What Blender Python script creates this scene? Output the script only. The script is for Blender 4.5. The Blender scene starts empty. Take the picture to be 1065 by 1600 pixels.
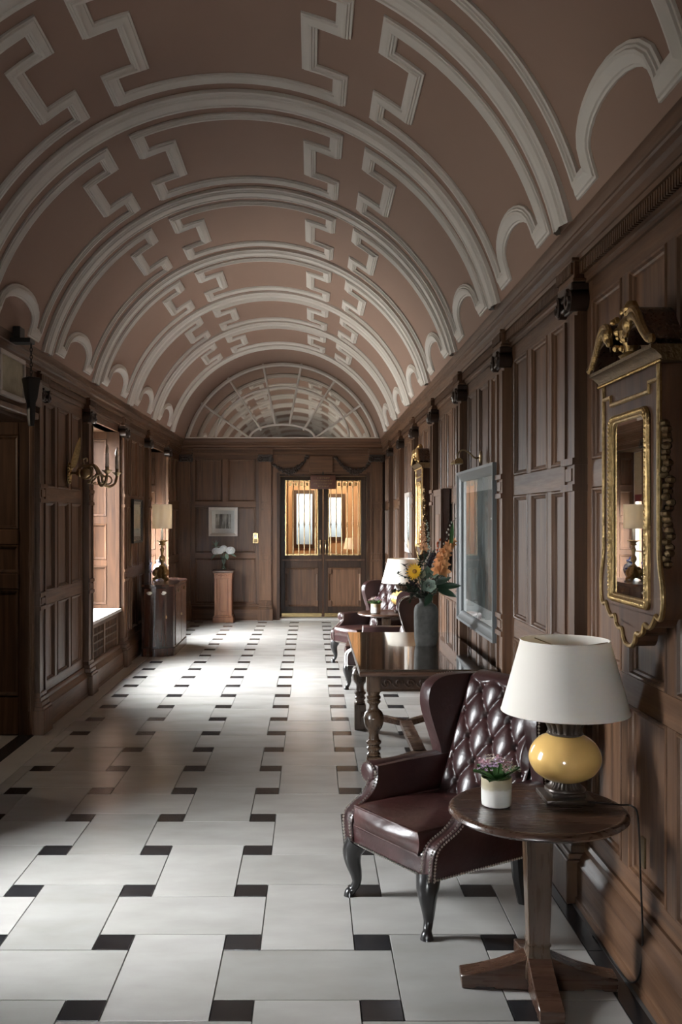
import bpy, bmesh, math, random
from math import pi, sin, cos, sqrt, radians, atan2
from mathutils import Vector, Matrix
random.seed(7)
S = bpy.context.scene
C = S.collection

# ------------------------------------------------------------ camera, sky, light, exposure
EYE = 1.67
cam_d = bpy.data.cameras.new('camera'); cam = bpy.data.objects.new('camera', cam_d); C.objects.link(cam)
cam.location = (0, 0, EYE); cam.rotation_euler = (pi/2, 0, 0)
cam_d.sensor_fit = 'HORIZONTAL'; cam_d.sensor_width = 36; cam_d.lens = 1500/1065*36
cam_d.shift_x = (532.5-486)/1065; cam_d.shift_y = 8.5/1065
cam_d.clip_start = .05
S.camera = cam
S.view_settings.view_transform = 'Standard'; S.view_settings.look = 'None'
S.view_settings.gamma = 1; S.view_settings.use_curve_mapping = False
S.view_settings.exposure = 0.15
W = bpy.data.worlds.new('sky'); S.world = W; W.use_nodes = True
wn = W.node_tree; bg = wn.nodes['Background']
# overcast sky, three times brighter overhead than at the horizon, over dull ground
_tc = wn.nodes.new('ShaderNodeTexCoord'); _sp = wn.nodes.new('ShaderNodeSeparateXYZ'); _rp = wn.nodes.new('ShaderNodeValToRGB')
_mr = wn.nodes.new('ShaderNodeMapRange'); _mr.inputs['From Min'].default_value = -1; _mr.inputs['From Max'].default_value = 1
wn.links.new(_tc.outputs['Generated'], _sp.inputs[0]); wn.links.new(_sp.outputs['Z'], _mr.inputs['Value']); wn.links.new(_mr.outputs['Result'], _rp.inputs['Fac'])
_e = _rp.color_ramp.elements; _e[0].position = .485; _e[0].color = (.085, .08, .07, 1); _e[1].position = .505; _e[1].color = (.43, .455, .47, 1)
_n = _e.new(1.0); _n.color = (.95, .975, 1, 1)
wn.links.new(_rp.outputs['Color'], bg.inputs[0]); bg.inputs[1].default_value = 155.0
S.cycles.max_bounces = 10; S.cycles.diffuse_bounces = 6; S.cycles.glossy_bounces = 5; S.cycles.transparent_max_bounces = 12
S.cycles.sample_clamp_indirect = 6; S.cycles.use_denoising = True; S.cycles.caustics_reflective = False; S.cycles.caustics_refractive = False

def portal(loc, rot, sx, sy):
    l = bpy.data.lights.new('window_portal', 'AREA'); l.shape = 'RECTANGLE'; l.size = sx; l.size_y = sy
    l.cycles.is_portal = True
    o = bpy.data.objects.new('window_portal', l); C.objects.link(o); o.location = loc; o.rotation_euler = rot
    return o

# ------------------------------------------------------------ materials
def nmat(name):
    m = bpy.data.materials.new(name); m.use_nodes = True
    nt = m.node_tree; b = nt.nodes['Principled BSDF']
    return m, nt, b
def plain(name, col, rough=.5, metal=0, coat=0, spec=.5, trans=0, noise=0, nscale=8, bump=0, sheen=0):
    m, nt, b = nmat(name)
    b.inputs['Base Color'].default_value = (*col, 1); b.inputs['Roughness'].default_value = rough
    b.inputs['Metallic'].default_value = metal; b.inputs['Coat Weight'].default_value = coat
    b.inputs['Coat Roughness'].default_value = .08; b.inputs['Specular IOR Level'].default_value = spec
    b.inputs['Transmission Weight'].default_value = trans
    if noise or bump:
        tc = nt.nodes.new('ShaderNodeTexCoord'); n = nt.nodes.new('ShaderNodeTexNoise')
        n.inputs['Scale'].default_value = nscale; n.inputs['Detail'].default_value = 5
        nt.links.new(tc.outputs['Object'], n.inputs['Vector'])
        if noise:
            mx = nt.nodes.new('ShaderNodeMix'); mx.data_type = 'RGBA'
            mx.inputs['A'].default_value = (*[c*(1-noise) for c in col], 1)
            mx.inputs['B'].default_value = (*[min(1, c*(1+noise)) for c in col], 1)
            nt.links.new(n.outputs['Fac'], mx.inputs['Factor']); nt.links.new(mx.outputs['Result'], b.inputs['Base Color'])
        if bump:
            bp = nt.nodes.new('ShaderNodeBump'); bp.inputs['Strength'].default_value = bump; bp.inputs['Distance'].default_value = .01
            nt.links.new(n.outputs['Fac'], bp.inputs['Height']); nt.links.new(bp.outputs['Normal'], b.inputs['Normal'])
    return m
def ramp(nt, src, stops):
    r = nt.nodes.new('ShaderNodeValToRGB')
    el = r.color_ramp.elements; el[0].position, el[1].position = stops[0][0], stops[-1][0]
    for p, c in stops[1:-1]: el.new(p)
    for e, (p, c) in zip(el, stops): e.color = (*c, 1)
    nt.links.new(src, r.inputs['Fac']); return r
def wood(name, dark, light, rough=.35, axis='Z', coat=.25, spec=.5, vary=.35, k=1.0):
    """oak: stretched noise grain, a fine pore bump, and a per-piece tone"""
    m, nt, b = nmat(name)
    tc = nt.nodes.new('ShaderNodeTexCoord'); mp = nt.nodes.new('ShaderNodeMapping')
    sc = {'Z': (14, 14, .9), 'X': (.9, 14, 14), 'Y': (14, .9, 14)}[axis]
    mp.inputs['Scale'].default_value = [s*k for s in sc]
    oi = nt.nodes.new('ShaderNodeObjectInfo')
    ad = nt.nodes.new('ShaderNodeVectorMath'); ad.operation = 'ADD'
    cb = nt.nodes.new('ShaderNodeMath'); cb.operation = 'MULTIPLY'; cb.inputs[1].default_value = 31
    nt.links.new(oi.outputs['Random'], cb.inputs[0])
    nt.links.new(tc.outputs['Object'], ad.inputs[0]); nt.links.new(cb.outputs[0], ad.inputs[1])
    nt.links.new(ad.outputs[0], mp.inputs['Vector'])
    n = nt.nodes.new('ShaderNodeTexNoise'); n.inputs['Scale'].default_value = 1.6; n.inputs['Detail'].default_value = 7; n.inputs['Distortion'].default_value = .7
    nt.links.new(mp.outputs['Vector'], n.inputs['Vector'])
    n2 = nt.nodes.new('ShaderNodeTexNoise'); n2.inputs['Scale'].default_value = 9; n2.inputs['Detail'].default_value = 3
    nt.links.new(mp.outputs['Vector'], n2.inputs['Vector'])
    mid = [(a+c)/2 for a, c in zip(dark, light)]
    r = ramp(nt, n.outputs['Fac'], [(.3, dark), (.5, mid), (.72, light)])
    mr = nt.nodes.new('ShaderNodeMapRange'); mr.inputs['To Min'].default_value = 1-vary; mr.inputs['To Max'].default_value = 1+vary*.6
    nt.links.new(oi.outputs['Random'], mr.inputs['Value'])
    mx = nt.nodes.new('ShaderNodeVectorMath'); mx.operation = 'SCALE'
    nt.links.new(r.outputs['Color'], mx.inputs[0]); nt.links.new(mr.outputs['Result'], mx.inputs['Scale'])
    nt.links.new(mx.outputs[0], b.inputs['Base Color'])
    bp = nt.nodes.new('ShaderNodeBump'); bp.inputs['Strength'].default_value = .12; bp.inputs['Distance'].default_value = .004
    nt.links.new(n2.outputs['Fac'], bp.inputs['Height']); nt.links.new(bp.outputs['Normal'], b.inputs['Normal'])
    rr = nt.nodes.new('ShaderNodeMapRange'); rr.inputs['To Min'].default_value = rough-.08; rr.inputs['To Max'].default_value = rough+.14
    nt.links.new(n2.outputs['Fac'], rr.inputs['Value']); nt.links.new(rr.outputs['Result'], b.inputs['Roughness'])
    b.inputs['Coat Weight'].default_value = coat; b.inputs['Coat Roughness'].default_value = .2; b.inputs['Specular IOR Level'].default_value = spec
    return m
def stone(name, a, c, rough, vary, scale=3):
    m, nt, b = nmat(name)
    tc = nt.nodes.new('ShaderNodeTexCoord'); oi = nt.nodes.new('ShaderNodeObjectInfo')
    mp = nt.nodes.new('ShaderNodeMapping'); mp.inputs['Scale'].default_value = (1, 2.2, 1)
    mu = nt.nodes.new('ShaderNodeMath'); mu.operation = 'MULTIPLY'; mu.inputs[1].default_value = 7
    n = nt.nodes.new('ShaderNodeTexNoise'); n.noise_dimensions = '4D'; n.inputs['Scale'].default_value = scale; n.inputs['Detail'].default_value = 6
    nt.links.new(tc.outputs['Object'], mp.inputs['Vector']); nt.links.new(mp.outputs['Vector'], n.inputs['Vector'])
    nt.links.new(oi.outputs['Random'], mu.inputs[0]); nt.links.new(mu.outputs[0], n.inputs['W'])
    r = ramp(nt, n.outputs['Fac'], [(.2, a), (.8, c)])
    mr = nt.nodes.new('ShaderNodeMapRange'); mr.inputs['To Min'].default_value = 1-vary; mr.inputs['To Max'].default_value = 1+vary
    nt.links.new(oi.outputs['Random'], mr.inputs['Value'])
    mx = nt.nodes.new('ShaderNodeVectorMath'); mx.operation = 'SCALE'
    nt.links.new(r.outputs['Color'], mx.inputs[0]); nt.links.new(mr.outputs['Result'], mx.inputs['Scale'])
    nt.links.new(mx.outputs[0], b.inputs['Base Color']); b.inputs['Roughness'].default_value = rough
    bp = nt.nodes.new('ShaderNodeBump'); bp.inputs['Strength'].default_value = .03; bp.inputs['Distance'].default_value = .01
    nt.links.new(n.outputs['Fac'], bp.inputs['Height']); nt.links.new(bp.outputs['Normal'], b.inputs['Normal'])
    return m
def leather(name, col):
    m, nt, b = nmat(name)
    tc = nt.nodes.new('ShaderNodeTexCoord')
    n = nt.nodes.new('ShaderNodeTexNoise'); n.inputs['Scale'].default_value = 6; n.inputs['Detail'].default_value = 6
    v = nt.nodes.new('ShaderNodeTexVoronoi'); v.inputs['Scale'].default_value = 260
    nt.links.new(tc.outputs['Object'], n.inputs['Vector']); nt.links.new(tc.outputs['Object'], v.inputs['Vector'])
    r = ramp(nt, n.outputs['Fac'], [(.3, [c*.6 for c in col]), (.7, [c*1.45 for c in col])])
    nt.links.new(r.outputs['Color'], b.inputs['Base Color'])
    mr = nt.nodes.new('ShaderNodeMapRange'); mr.inputs['To Min'].default_value = .22; mr.inputs['To Max'].default_value = .46
    nt.links.new(n.outputs['Fac'], mr.inputs['Value']); nt.links.new(mr.outputs['Result'], b.inputs['Roughness'])
    bp = nt.nodes.new('ShaderNodeBump'); bp.inputs['Strength'].default_value = .1; bp.inputs['Distance'].default_value = .002
    nt.links.new(v.outputs['Distance'], bp.inputs['Height'])
    b2 = nt.nodes.new('ShaderNodeBump'); b2.inputs['Strength'].default_value = .35; b2.inputs['Distance'].default_value = .012
    n5 = nt.nodes.new('ShaderNodeTexNoise'); n5.inputs['Scale'].default_value = 16; n5.inputs['Detail'].default_value = 3
    nt.links.new(tc.outputs['Object'], n5.inputs['Vector'])
    nt.links.new(n5.outputs['Fac'], b2.inputs['Height']); nt.links.new(bp.outputs['Normal'], b2.inputs['Normal'])
    nt.links.new(b2.outputs['Normal'], b.inputs['Normal'])
    b.inputs['Coat Weight'].default_value = .25; b.inputs['Coat Roughness'].default_value = .25
    return m
def glass(name, tint=(1, 1, 1), ior=1.45, fmin=0.0):
    """thin window pane: lets light straight through and reflects by Fresnel"""
    m, nt, b = nmat(name); nt.nodes.remove(b)
    out = nt.nodes['Material Output']; mx = nt.nodes.new('ShaderNodeMixShader'); f = nt.nodes.new('ShaderNodeFresnel'); 
    ge = nt.nodes.new('ShaderNodeNewGeometry'); fi = nt.nodes.new('ShaderNodeMapRange'); fi.inputs['To Min'].default_value = ior; fi.inputs['To Max'].default_value = 1/ior   # same Fresnel on both faces
    nt.links.new(ge.outputs['Backfacing'], fi.inputs['Value']); nt.links.new(fi.outputs['Result'], f.inputs['IOR'])
    t = nt.nodes.new('ShaderNodeBsdfTransparent'); t.inputs[0].default_value = (*tint, 1)
    g = nt.nodes.new('ShaderNodeBsdfGlossy'); g.inputs['Roughness'].default_value = .01
    nt.links.new(f.outputs[0], mx.inputs[0]); nt.links.new(t.outputs[0], mx.inputs[1]); nt.links.new(g.outputs[0], mx.inputs[2])
    nt.links.new(mx.outputs[0], out.inputs['Surface']); return m
def shade_mat(name, col):
    m, nt, b = nmat(name); nt.nodes.remove(b)
    out = nt.nodes['Material Output']; mx = nt.nodes.new('ShaderNodeMixShader'); mx.inputs[0].default_value = .3
    d = nt.nodes.new('ShaderNodeBsdfDiffuse'); d.inputs[0].default_value = (*col, 1)
    t = nt.nodes.new('ShaderNodeBsdfTranslucent'); t.inputs[0].default_value = (col[0]*.95, col[1]*.86, col[2]*.72, 1)
    tc = nt.nodes.new('ShaderNodeTexCoord'); n = nt.nodes.new('ShaderNodeTexNoise'); n.inputs['Scale'].default_value = 300
    bp = nt.nodes.new('ShaderNodeBump'); bp.inputs['Strength'].default_value = .05
    nt.links.new(tc.outputs['Object'], n.inputs[0]); nt.links.new(n.outputs['Fac'], bp.inputs['Height']); nt.links.new(bp.outputs[0], d.inputs['Normal'])
    nt.links.new(d.outputs[0], mx.inputs[1]); nt.links.new(t.outputs[0], mx.inputs[2]); nt.links.new(mx.outputs[0], out.inputs['Surface']); return m
def print_mat(name, kind):
    """flat pictures: a painted print"""
    m, nt, b = nmat(name)
    tc = nt.nodes.new('ShaderNodeTexCoord'); mp = nt.nodes.new('ShaderNodeMapping'); nt.links.new(tc.outputs['Object'], mp.inputs['Vector'])
    n = nt.nodes.new('ShaderNodeTexNoise'); n.inputs['Detail'].default_value = 8; n.inputs['Roughness'].default_value = .7
    nt.links.new(mp.outputs['Vector'], n.inputs['Vector'])
    if kind == 'abstract':
        mp.inputs['Scale'].default_value = (3, 5, 1.8); n.inputs['Scale'].default_value = 1.4; n.inputs['Distortion'].default_value = 1.2
        st = [(.25, (.015, .018, .02)), (.42, (.06, .075, .075)), (.52, (.16, .2, .19)), (.6, (.1, .08, .06)), (.68, (.3, .36, .34)), (.78, (.55, .58, .55))]
    elif kind == 'trees':
        mp.inputs['Scale'].default_value = (26, 26, 3); n.inputs['Scale'].default_value = 1.2
        st = [(.3, (.03, .03, .03)), (.48, (.12, .12, .11)), (.62, (.55, .54, .5)), (.7, (.7, .69, .65))]
    elif kind == 'sketch':
        mp.inputs['Scale'].default_value = (20, 20, 12); n.inputs['Scale'].default_value = 1.1
        st = [(.36, (.12, .12, .1)), (.5, (.4, .38, .33)), (.6, (.62, .6, .53))]
    else:
        mp.inputs['Scale'].default_value = (4, 4, 4); n.inputs['Scale'].default_value = 1.5
        st = [(.3, (.30, .27, .18)), (.7, (.48, .44, .32))]
    r = ramp(nt, n.outputs['Fac'], st); nt.links.new(r.outputs['Color'], b.inputs['Base Color']); b.inputs['Roughness'].default_value = .6
    return m

OAK = wood('oak_panelling', (.056, .027, .014), (.150, .077, .041), .42, 'Z', coat=.08, spec=.35)
OAKH = wood('oak_rails', (.054, .026, .0135), (.142, .073, .039), .42, 'Y', k=.8, vary=.1, coat=.08, spec=.35)
OAKX = wood('oak_rails_across', (.056, .027, .014), (.147, .075, .040), .42, 'X', k=.8, vary=.1, coat=.08, spec=.35)
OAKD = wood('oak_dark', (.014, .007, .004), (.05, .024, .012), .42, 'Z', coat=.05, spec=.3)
OAKL = wood('oak_recess_dimmed', (.030, .0135, .0065), (.080, .037, .018), .55, 'Z', coat=0, spec=.2)  # recess oak, colour darkened to offset the strong window light
CARVE = plain('carved_oak', (.022, .012, .008), .32, noise=.5, nscale=20)
MAHOG = wood('mahogany', (.018, .0065, .004), (.06, .021, .012), .2, 'Z', coat=.4, k=.6)
WALNUT = wood('walnut_table', (.03, .014, .009), (.095, .048, .029), .26, 'X', coat=.45, k=.7, vary=.1)
WALNUTZ = wood('walnut_turned', (.028, .016, .009), (.105, .062, .036), .26, 'Z', coat=.45, k=.7, vary=.1)
REDOAK = wood('pedestal_oak', (.16, .062, .026), (.34, .15, .07), .35, 'Z', vary=.1)
PLASTER = plain('terracotta_plaster', (.29, .197, .158), .75, noise=.07, nscale=1.5, spec=.25)
PLASTERW = plain('white_plaster_moulding', (.66, .64, .61), .6, noise=.06, nscale=5, spec=.3)
SLAB = stone('limestone_slab', (.31, .30, .28), (.43, .42, .40), .22, .14, 3)
BLACKT = stone('black_stone', (.008, .008, .009), (.024, .024, .026), .24, .3, 8)
BORDER = stone('pale_border_stone', (.36, .345, .315), (.43, .415, .385), .3, .05, 3)
GROUT = plain('grout', (.09, .085, .08), .8)
LEATHER = leather('oxblood_leather', (.026, .0088, .0085))
BLACKW = plain('ebonised_wood', (.012, .011, .011), .28, coat=.3)
BUTTON = plain('dark_button', (.02, .007, .007), .3)
STEEL = plain('nail_heads', (.85, .82, .76), .3, 1)
BRASS = plain('brass', (.50, .37, .18), .25, 1, noise=.25, nscale=30)
OLDBRASS = plain('aged_brass', (.28, .2, .11), .35, 1, noise=.5, nscale=40)
GILT = plain('gilding', (.40, .275, .125), .36, 1, noise=.6, nscale=60, bump=.5)
GILTD = plain('dull_gilding', (.17, .115, .06), .4, 1, noise=.6, nscale=80, bump=.4)
MIRROR = plain('mirror_silver', (.82, .84, .84), .012, 1)
LUNGLASS = plain('dusty_mirror_glass', (.80, .78, .74), .025, 1, noise=.15, nscale=2)
WINGLASS = glass('window_glass')
PICGLASS = glass('picture_glass', (.97, .98, .98), 1.55)
VASEGLASS = glass('vase_glass', (.92, .97, .95), 1.35)
PANEGREY = glass('hazy_glass', (.5, .5, .49), 1.5)
TABLEGLASS = plain('table_glass_over_oak', (.045, .03, .02), .015, 0, coat=1, spec=.9)
SHADE = shade_mat('cream_shade', (.92, .89, .83))
SHADEG = shade_mat('linen_shade', (.78, .76, .72))
YELLOW = plain('yellow_glaze', (.74, .47, .16), .14, coat=.6, noise=.12, nscale=7)
BRONZE = plain('bronze_resin', (.055, .042, .034), .35, .4, noise=.5, nscale=25)
GREYFRAME = plain('blue_grey_frame', (.10, .108, .11), .45)
WHITEFRAME = plain('silvered_frame', (.50, .46, .42), .4, noise=.15, nscale=10)
MOUNT = plain('picture_mount', (.62, .63, .62), .7)
PAPER = plain('cream_mount', (.62, .6, .52), .7)
WHITEP = plain('white_paint', (.72, .71, .68), .5)
CANDLE = plain('candle_sleeve', (.88, .86, .8), .5)
BULB = plain('clear_bulb', (.75, .68, .55), .08, coat=.5)
STONEV = plain('rough_grey_stoneware', (.095, .092, .085), .75, noise=.55, nscale=22, bump=.8, spec=.3)
BLACK = plain('black_iron', (.006, .006, .006), .5)
CORD = plain('black_flex', (.01, .01, .01), .5)
LEAF = plain('leaf_green', (.06, .15, .04), .4, noise=.5, nscale=15)
LEAFD = plain('dark_leaf', (.02, .045, .025), .38, noise=.5, nscale=15)
LEAFG = plain('grey_green_leaf', (.13, .19, .14), .5, noise=.3, nscale=15)
TWIG = plain('dark_twig', (.03, .02, .017), .6)
BERRY = plain('dark_berry', (.02, .018, .03), .3)
PALEBUD = plain('pale_bud', (.6, .57, .5), .6)
ORANGE = plain('apricot_petal', (.82, .40, .17), .55, noise=.25, nscale=30)
PEACH = plain('peach_petal', (.82, .48, .28), .55, noise=.25, nscale=30)
SUN = plain('sunflower_petal', (.80, .45, .02), .55, noise=.25, nscale=30)
SUNC = plain('sunflower_disc', (.35, .17, .02), .8)
CREAM = plain('cream_petal', (.7, .7, .56), .55)
SAGE = plain('pale_green_petal', (.40, .49, .42), .55, noise=.2, nscale=20)
HYDR = plain('hydrangea_white', (.72, .75, .76), .6, noise=.15, nscale=50)
PINK = plain('pink_floret', (.70, .46, .52), .6, noise=.2, nscale=60)
LILAC = plain('lilac_floret', (.70, .54, .70), .6, noise=.2, nscale=60)
PINKW = plain('pale_floret', (.80, .73, .66), .6)
VELVET = plain('crimson_velvet', (.12, .012, .015), .9)
LACE = plain('patterned_pelmet', (.40, .33, .22), .85, noise=.5, nscale=45)
REDRED = plain('red_bud', (.55, .1, .03), .5)
LOBBYW = wood('lobby_oak', (.20, .115, .06), (.34, .20, .11), .4, 'Z', vary=.1)
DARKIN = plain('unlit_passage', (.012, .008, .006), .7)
SEAT = leather('worn_seat_leather', (.040, .013, .011))
def pot_mat():
    m, nt, b = nmat('two_tone_glaze'); tc = nt.nodes.new('ShaderNodeTexCoord'); sp = nt.nodes.new('ShaderNodeSeparateXYZ')
    n = nt.nodes.new('ShaderNodeTexNoise'); n.inputs['Scale'].default_value = 40; nt.links.new(tc.outputs['Object'], n.inputs[0])
    nt.links.new(tc.outputs['Object'], sp.inputs[0])
    ad = nt.nodes.new('ShaderNodeMath'); ad.operation = 'MULTIPLY_ADD'; ad.inputs[1].default_value = .012; nt.links.new(n.outputs['Fac'], ad.inputs[0]); nt.links.new(sp.outputs['Z'], ad.inputs[2])
    mr = nt.nodes.new('ShaderNodeMapRange'); mr.inputs['From Min'].default_value = .055; mr.inputs['From Max'].default_value = .085; nt.links.new(ad.outputs[0], mr.inputs['Value'])
    r = ramp(nt, mr.outputs['Result'], [(0, (.70, .68, .64)), (.4, (.62, .60, .56)), (.6, (.45, .40, .30)), (1, (.40, .34, .23))])
    nt.links.new(r.outputs['Color'], b.inputs['Base Color']); b.inputs['Roughness'].default_value = .3; return m
POT = pot_mat()
def china_mat():
    m, nt, b = nmat('blue_and_white_china'); tc = nt.nodes.new('ShaderNodeTexCoord'); n = nt.nodes.new('ShaderNodeTexNoise'); n.inputs['Scale'].default_value = 28; n.inputs['Detail'].default_value = 3
    nt.links.new(tc.outputs['Object'], n.inputs[0]); r = ramp(nt, n.outputs['Fac'], [(.46, (.03, .06, .28)), (.54, (.72, .76, .8))])
    nt.links.new(r.outputs['Color'], b.inputs['Base Color']); b.inputs['Roughness'].default_value = .15; return m
CHINA = china_mat()

# ------------------------------------------------------------ builders
def finish(bm, ang=35):
    bmesh.ops.recalc_face_normals(bm, faces=bm.faces[:])
    ca = radians(ang)
    for e in bm.edges:
        if len(e.link_faces) == 2 and e.calc_face_angle(0) > ca: e.smooth = False
    for f in bm.faces: f.smooth = True
def obj(name, bm, mat, parent=None, loc=None, rot=None, ang=35, label=None, cat=None, group=None, kind=None):
    finish(bm, ang)
    me = bpy.data.meshes.new(name); bm.to_mesh(me); bm.free()
    me.materials.append(mat)
    return mobj(name, me, parent, loc, rot, label, cat, group, kind)
def mobj(name, me, parent=None, loc=None, rot=None, label=None, cat=None, group=None, kind=None):
    o = bpy.data.objects.new(name, me); C.objects.link(o)
    if parent: o.parent = parent
    if loc: o.location = loc
    if rot: o.rotation_euler = rot
    return tag(o, label, cat, group, kind)
def tag(o, label=None, cat=None, group=None, kind=None):
    if label: o['label'] = label
    if cat: o['category'] = cat
    if group: o['group'] = group
    if kind: o['kind'] = kind
    return o
def thing(name, label, cat, loc=(0, 0, 0), rz=0, group=None, kind=None):
    o = bpy.data.objects.new(name, None); C.objects.link(o); o.location = loc; o.rotation_euler = (0, 0, rz)
    o.empty_display_size = .05
    return tag(o, label, cat, group, kind)
def copy_tree(o, parent=None):
    c = o.copy(); C.objects.link(c)
    if parent: c.parent = parent
    for ch in o.children: copy_tree(ch, c)
    return c
B = bmesh.new
def box(bm, x0, x1, y0, y1, z0, z1, T=None):
    v = [bm.verts.new((x, y, z)) for x in (x0, x1) for y in (y0, y1) for z in (z0, z1)]
    if T:
        for q in v: q.co = T(q.co)
    for f in ((0, 1, 3, 2), (4, 6, 7, 5), (0, 4, 5, 1), (2, 3, 7, 6), (0, 2, 6, 4), (1, 5, 7, 3)): bm.faces.new([v[i] for i in f])
    return v
def boxes(*bs, T=None, bev=0):
    bm = B()
    for b in bs: box(bm, *b, T=T)
    if bev: bevel(bm, bev)
    return bm
def bevel(bm, w, seg=2, ang=30):
    bmesh.ops.recalc_face_normals(bm, faces=bm.faces[:])
    es = [e for e in bm.edges if len(e.link_faces) == 2 and e.calc_face_angle(0) > radians(ang)]
    bmesh.ops.bevel(bm, geom=es, offset=w, segments=seg, affect='EDGES', profile=.5, clamp_overlap=True)
def lathe(bm, prof, seg=24, c=(0, 0, 0), fl=None, cap=True, T=None):
    rings = []
    for r, z in prof:
        ring = []
        for i in range(seg):
            a = 2*pi*i/seg; rr = r*(fl(a, z) if fl else 1)
            p = Vector((c[0]+rr*cos(a), c[1]+rr*sin(a), c[2]+z))
            ring.append(bm.verts.new(T(p) if T else p))
        rings.append(ring)
    for a, b in zip(rings, rings[1:]):
        for i in range(seg): bm.faces.new((a[i], a[(i+1) % seg], b[(i+1) % seg], b[i]))
    if cap:
        for ring in (rings[0], rings[-1]):
            if prof[0 if ring is rings[0] else -1][0] > 1e-5: bm.faces.new(ring)
    return rings
def tube(bm, pts, r, seg=8, closed=False, cap=True):
    pts = [Vector(p) for p in pts]; n = len(pts)
    if not isinstance(r, (list, tuple)): r = [r]*n
    rings = []; up = None
    for i, p in enumerate(pts):
        a = pts[i-1] if (i or closed) else p; b = pts[(i+1) % n] if (i < n-1 or closed) else p
        t = (b-a).normalized()
        if up is None:
            up = t.orthogonal().normalized()
        else:
            up = (up - t*up.dot(t)); up = up.normalized() if up.length > 1e-6 else t.orthogonal().normalized()
        s = t.cross(up)
        rings.append([bm.verts.new(p + (up*cos(2*pi*k/seg)+s*sin(2*pi*k/seg))*r[i]) for k in range(seg)])
    rr = rings+[rings[0]] if closed else rings
    for a, b in zip(rr, rr[1:]):
        for k in range(seg): bm.faces.new((a[k], a[(k+1) % seg], b[(k+1) % seg], b[k]))
    if cap and not closed:
        bm.faces.new(rings[0]); bm.faces.new(rings[-1])
def prism(bm, poly, t0, t1, f):
    """poly of 2D points extruded t0..t1; f(a, b, t) -> point"""
    A = [bm.verts.new(f(a, b, t0)) for a, b in poly]; Z = [bm.verts.new(f(a, b, t1)) for a, b in poly]
    n = len(poly)
    for i in range(n): bm.faces.new((A[i], A[(i+1) % n], Z[(i+1) % n], Z[i]))
    fs = [bm.faces.new(A), bm.faces.new(Z[::-1])]
    if n > 4: bmesh.ops.triangulate(bm, faces=fs)
def ball(bm, c, r, seg=10, rings=6, T=None):
    sx, sy, sz = r if isinstance(r, (tuple, list)) else (r, r, r)
    vs = bmesh.ops.create_uvsphere(bm, u_segments=seg, v_segments=rings, radius=1)['verts']
    for v in vs:
        p = Vector((v.co.x*sx, v.co.y*sy, v.co.z*sz))
        if T: p = T @ p
        v.co = p + Vector(c)
def gridf(bm, fn, nu, nv, closeu=False):
    g = [[bm.verts.new(fn(i/nu, j/nv)) for j in range(nv+1)] for i in range(nu+(0 if closeu else 1))]
    n = len(g)
    for i in range(nu):
        for j in range(nv): bm.faces.new((g[i][j], g[(i+1) % n][j], g[(i+1) % n][j+1], g[i][j+1]))
    return g
def smoothpts(pts, k=6, closed=False):
    """Catmull-Rom through points"""
    P = [Vector(p) for p in pts]; n = len(P); out = []
    rng = range(n if closed else n-1)
    for i in rng:
        p0 = P[i-1] if (i > 0 or closed) else P[0]; p1 = P[i]; p2 = P[(i+1) % n]; p3 = P[(i+2) % n] if (i+2 < n or closed) else P[-1]
        for j in range(k):
            t = j/k
            out.append(.5*((2*p1)+(p2-p0)*t+(2*p0-5*p1+4*p2-p3)*t*t+(3*p1-p0-3*p2+p3)*t**3))
    if not closed: out.append(P[-1])
    return out
# ============================================================ THE ROOM
XR, XL, YB, YN = 1.20, -2.14, 15.62, -5.0
CX, CZ, RV, TH = -.47, 2.572, 1.628, 1.345
RIBS = [-4.15, -2.48, -.81, .86, 2.53, 4.20, 5.76, 7.42, 9.09, 10.81, 12.43, 14.12]
class Wall:
    def __init__(s, o, O, U, N): s.o = o; s.O = Vector(O); s.U = Vector(U); s.N = Vector(N)
    def p(s, u, d, z): return s.O+s.U*u+s.N*d+Vector((0, 0, z))
    def T(s): return lambda q: s.p(q[0], q[1], q[2])          # (u, d, z) -> world
WR = Wall(thing('wall_right', 'oak panelled right-hand wall with pilasters and mirrors along the hall', 'wall', kind='structure'), (XR, 0, 0), (0, 1, 0), (-1, 0, 0))
WL = Wall(thing('wall_left', 'oak panelled left-hand wall with doorway and window recesses', 'wall', kind='structure'), (XL, 0, 0), (0, 1, 0), (1, 0, 0))
WB = Wall(thing('wall_back', 'oak panelled end wall with the double doors', 'wall', kind='structure'), (0, YB, 0), (1, 0, 0), (0, -1, 0))

# ---- floor: slabs in a basket weave with black tiles at the crossings
floor = obj('floor', boxes((-2.2, 1.3, YN, 15.9, -.12, -.004)), GROUT, label='pale limestone floor inset with small black square tiles', cat='floor', kind='structure')
TX, TY, TW, TD, X0, Y0 = .5075, .5225, .142, .139, -.268, 3.2526
FX0, FX1 = -1.945, 1.062
def slab(x0, x1, y0, y1, name, mat, parent=None, g=.0015):
    x0, x1 = max(x0, FX0), min(x1, FX1); y1 = min(y1, 15.52)
    if x1-x0 < .02 or y1-y0 < .02: return
    cx, cy = (x0+x1)/2, (y0+y1)/2; a, b = (x1-x0)/2-g, (y1-y0)/2-g
    dz = random.uniform(-.0006, .0006); bm = B()
    top = [bm.verts.new((sx*(a-.0015), sy*(b-.0015), dz)) for sx, sy in ((-1, -1), (1, -1), (1, 1), (-1, 1))]
    low = [bm.verts.new((sx*a, sy*b, -.004)) for sx, sy in ((-1, -1), (1, -1), (1, 1), (-1, 1))]
    bm.faces.new(top)
    for i in range(4): bm.faces.new((low[i], low[(i+1) % 4], top[(i+1) % 4], top[i]))
    o = obj(name, bm, mat, floor, (cx, cy, 0), ang=20); return o
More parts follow.
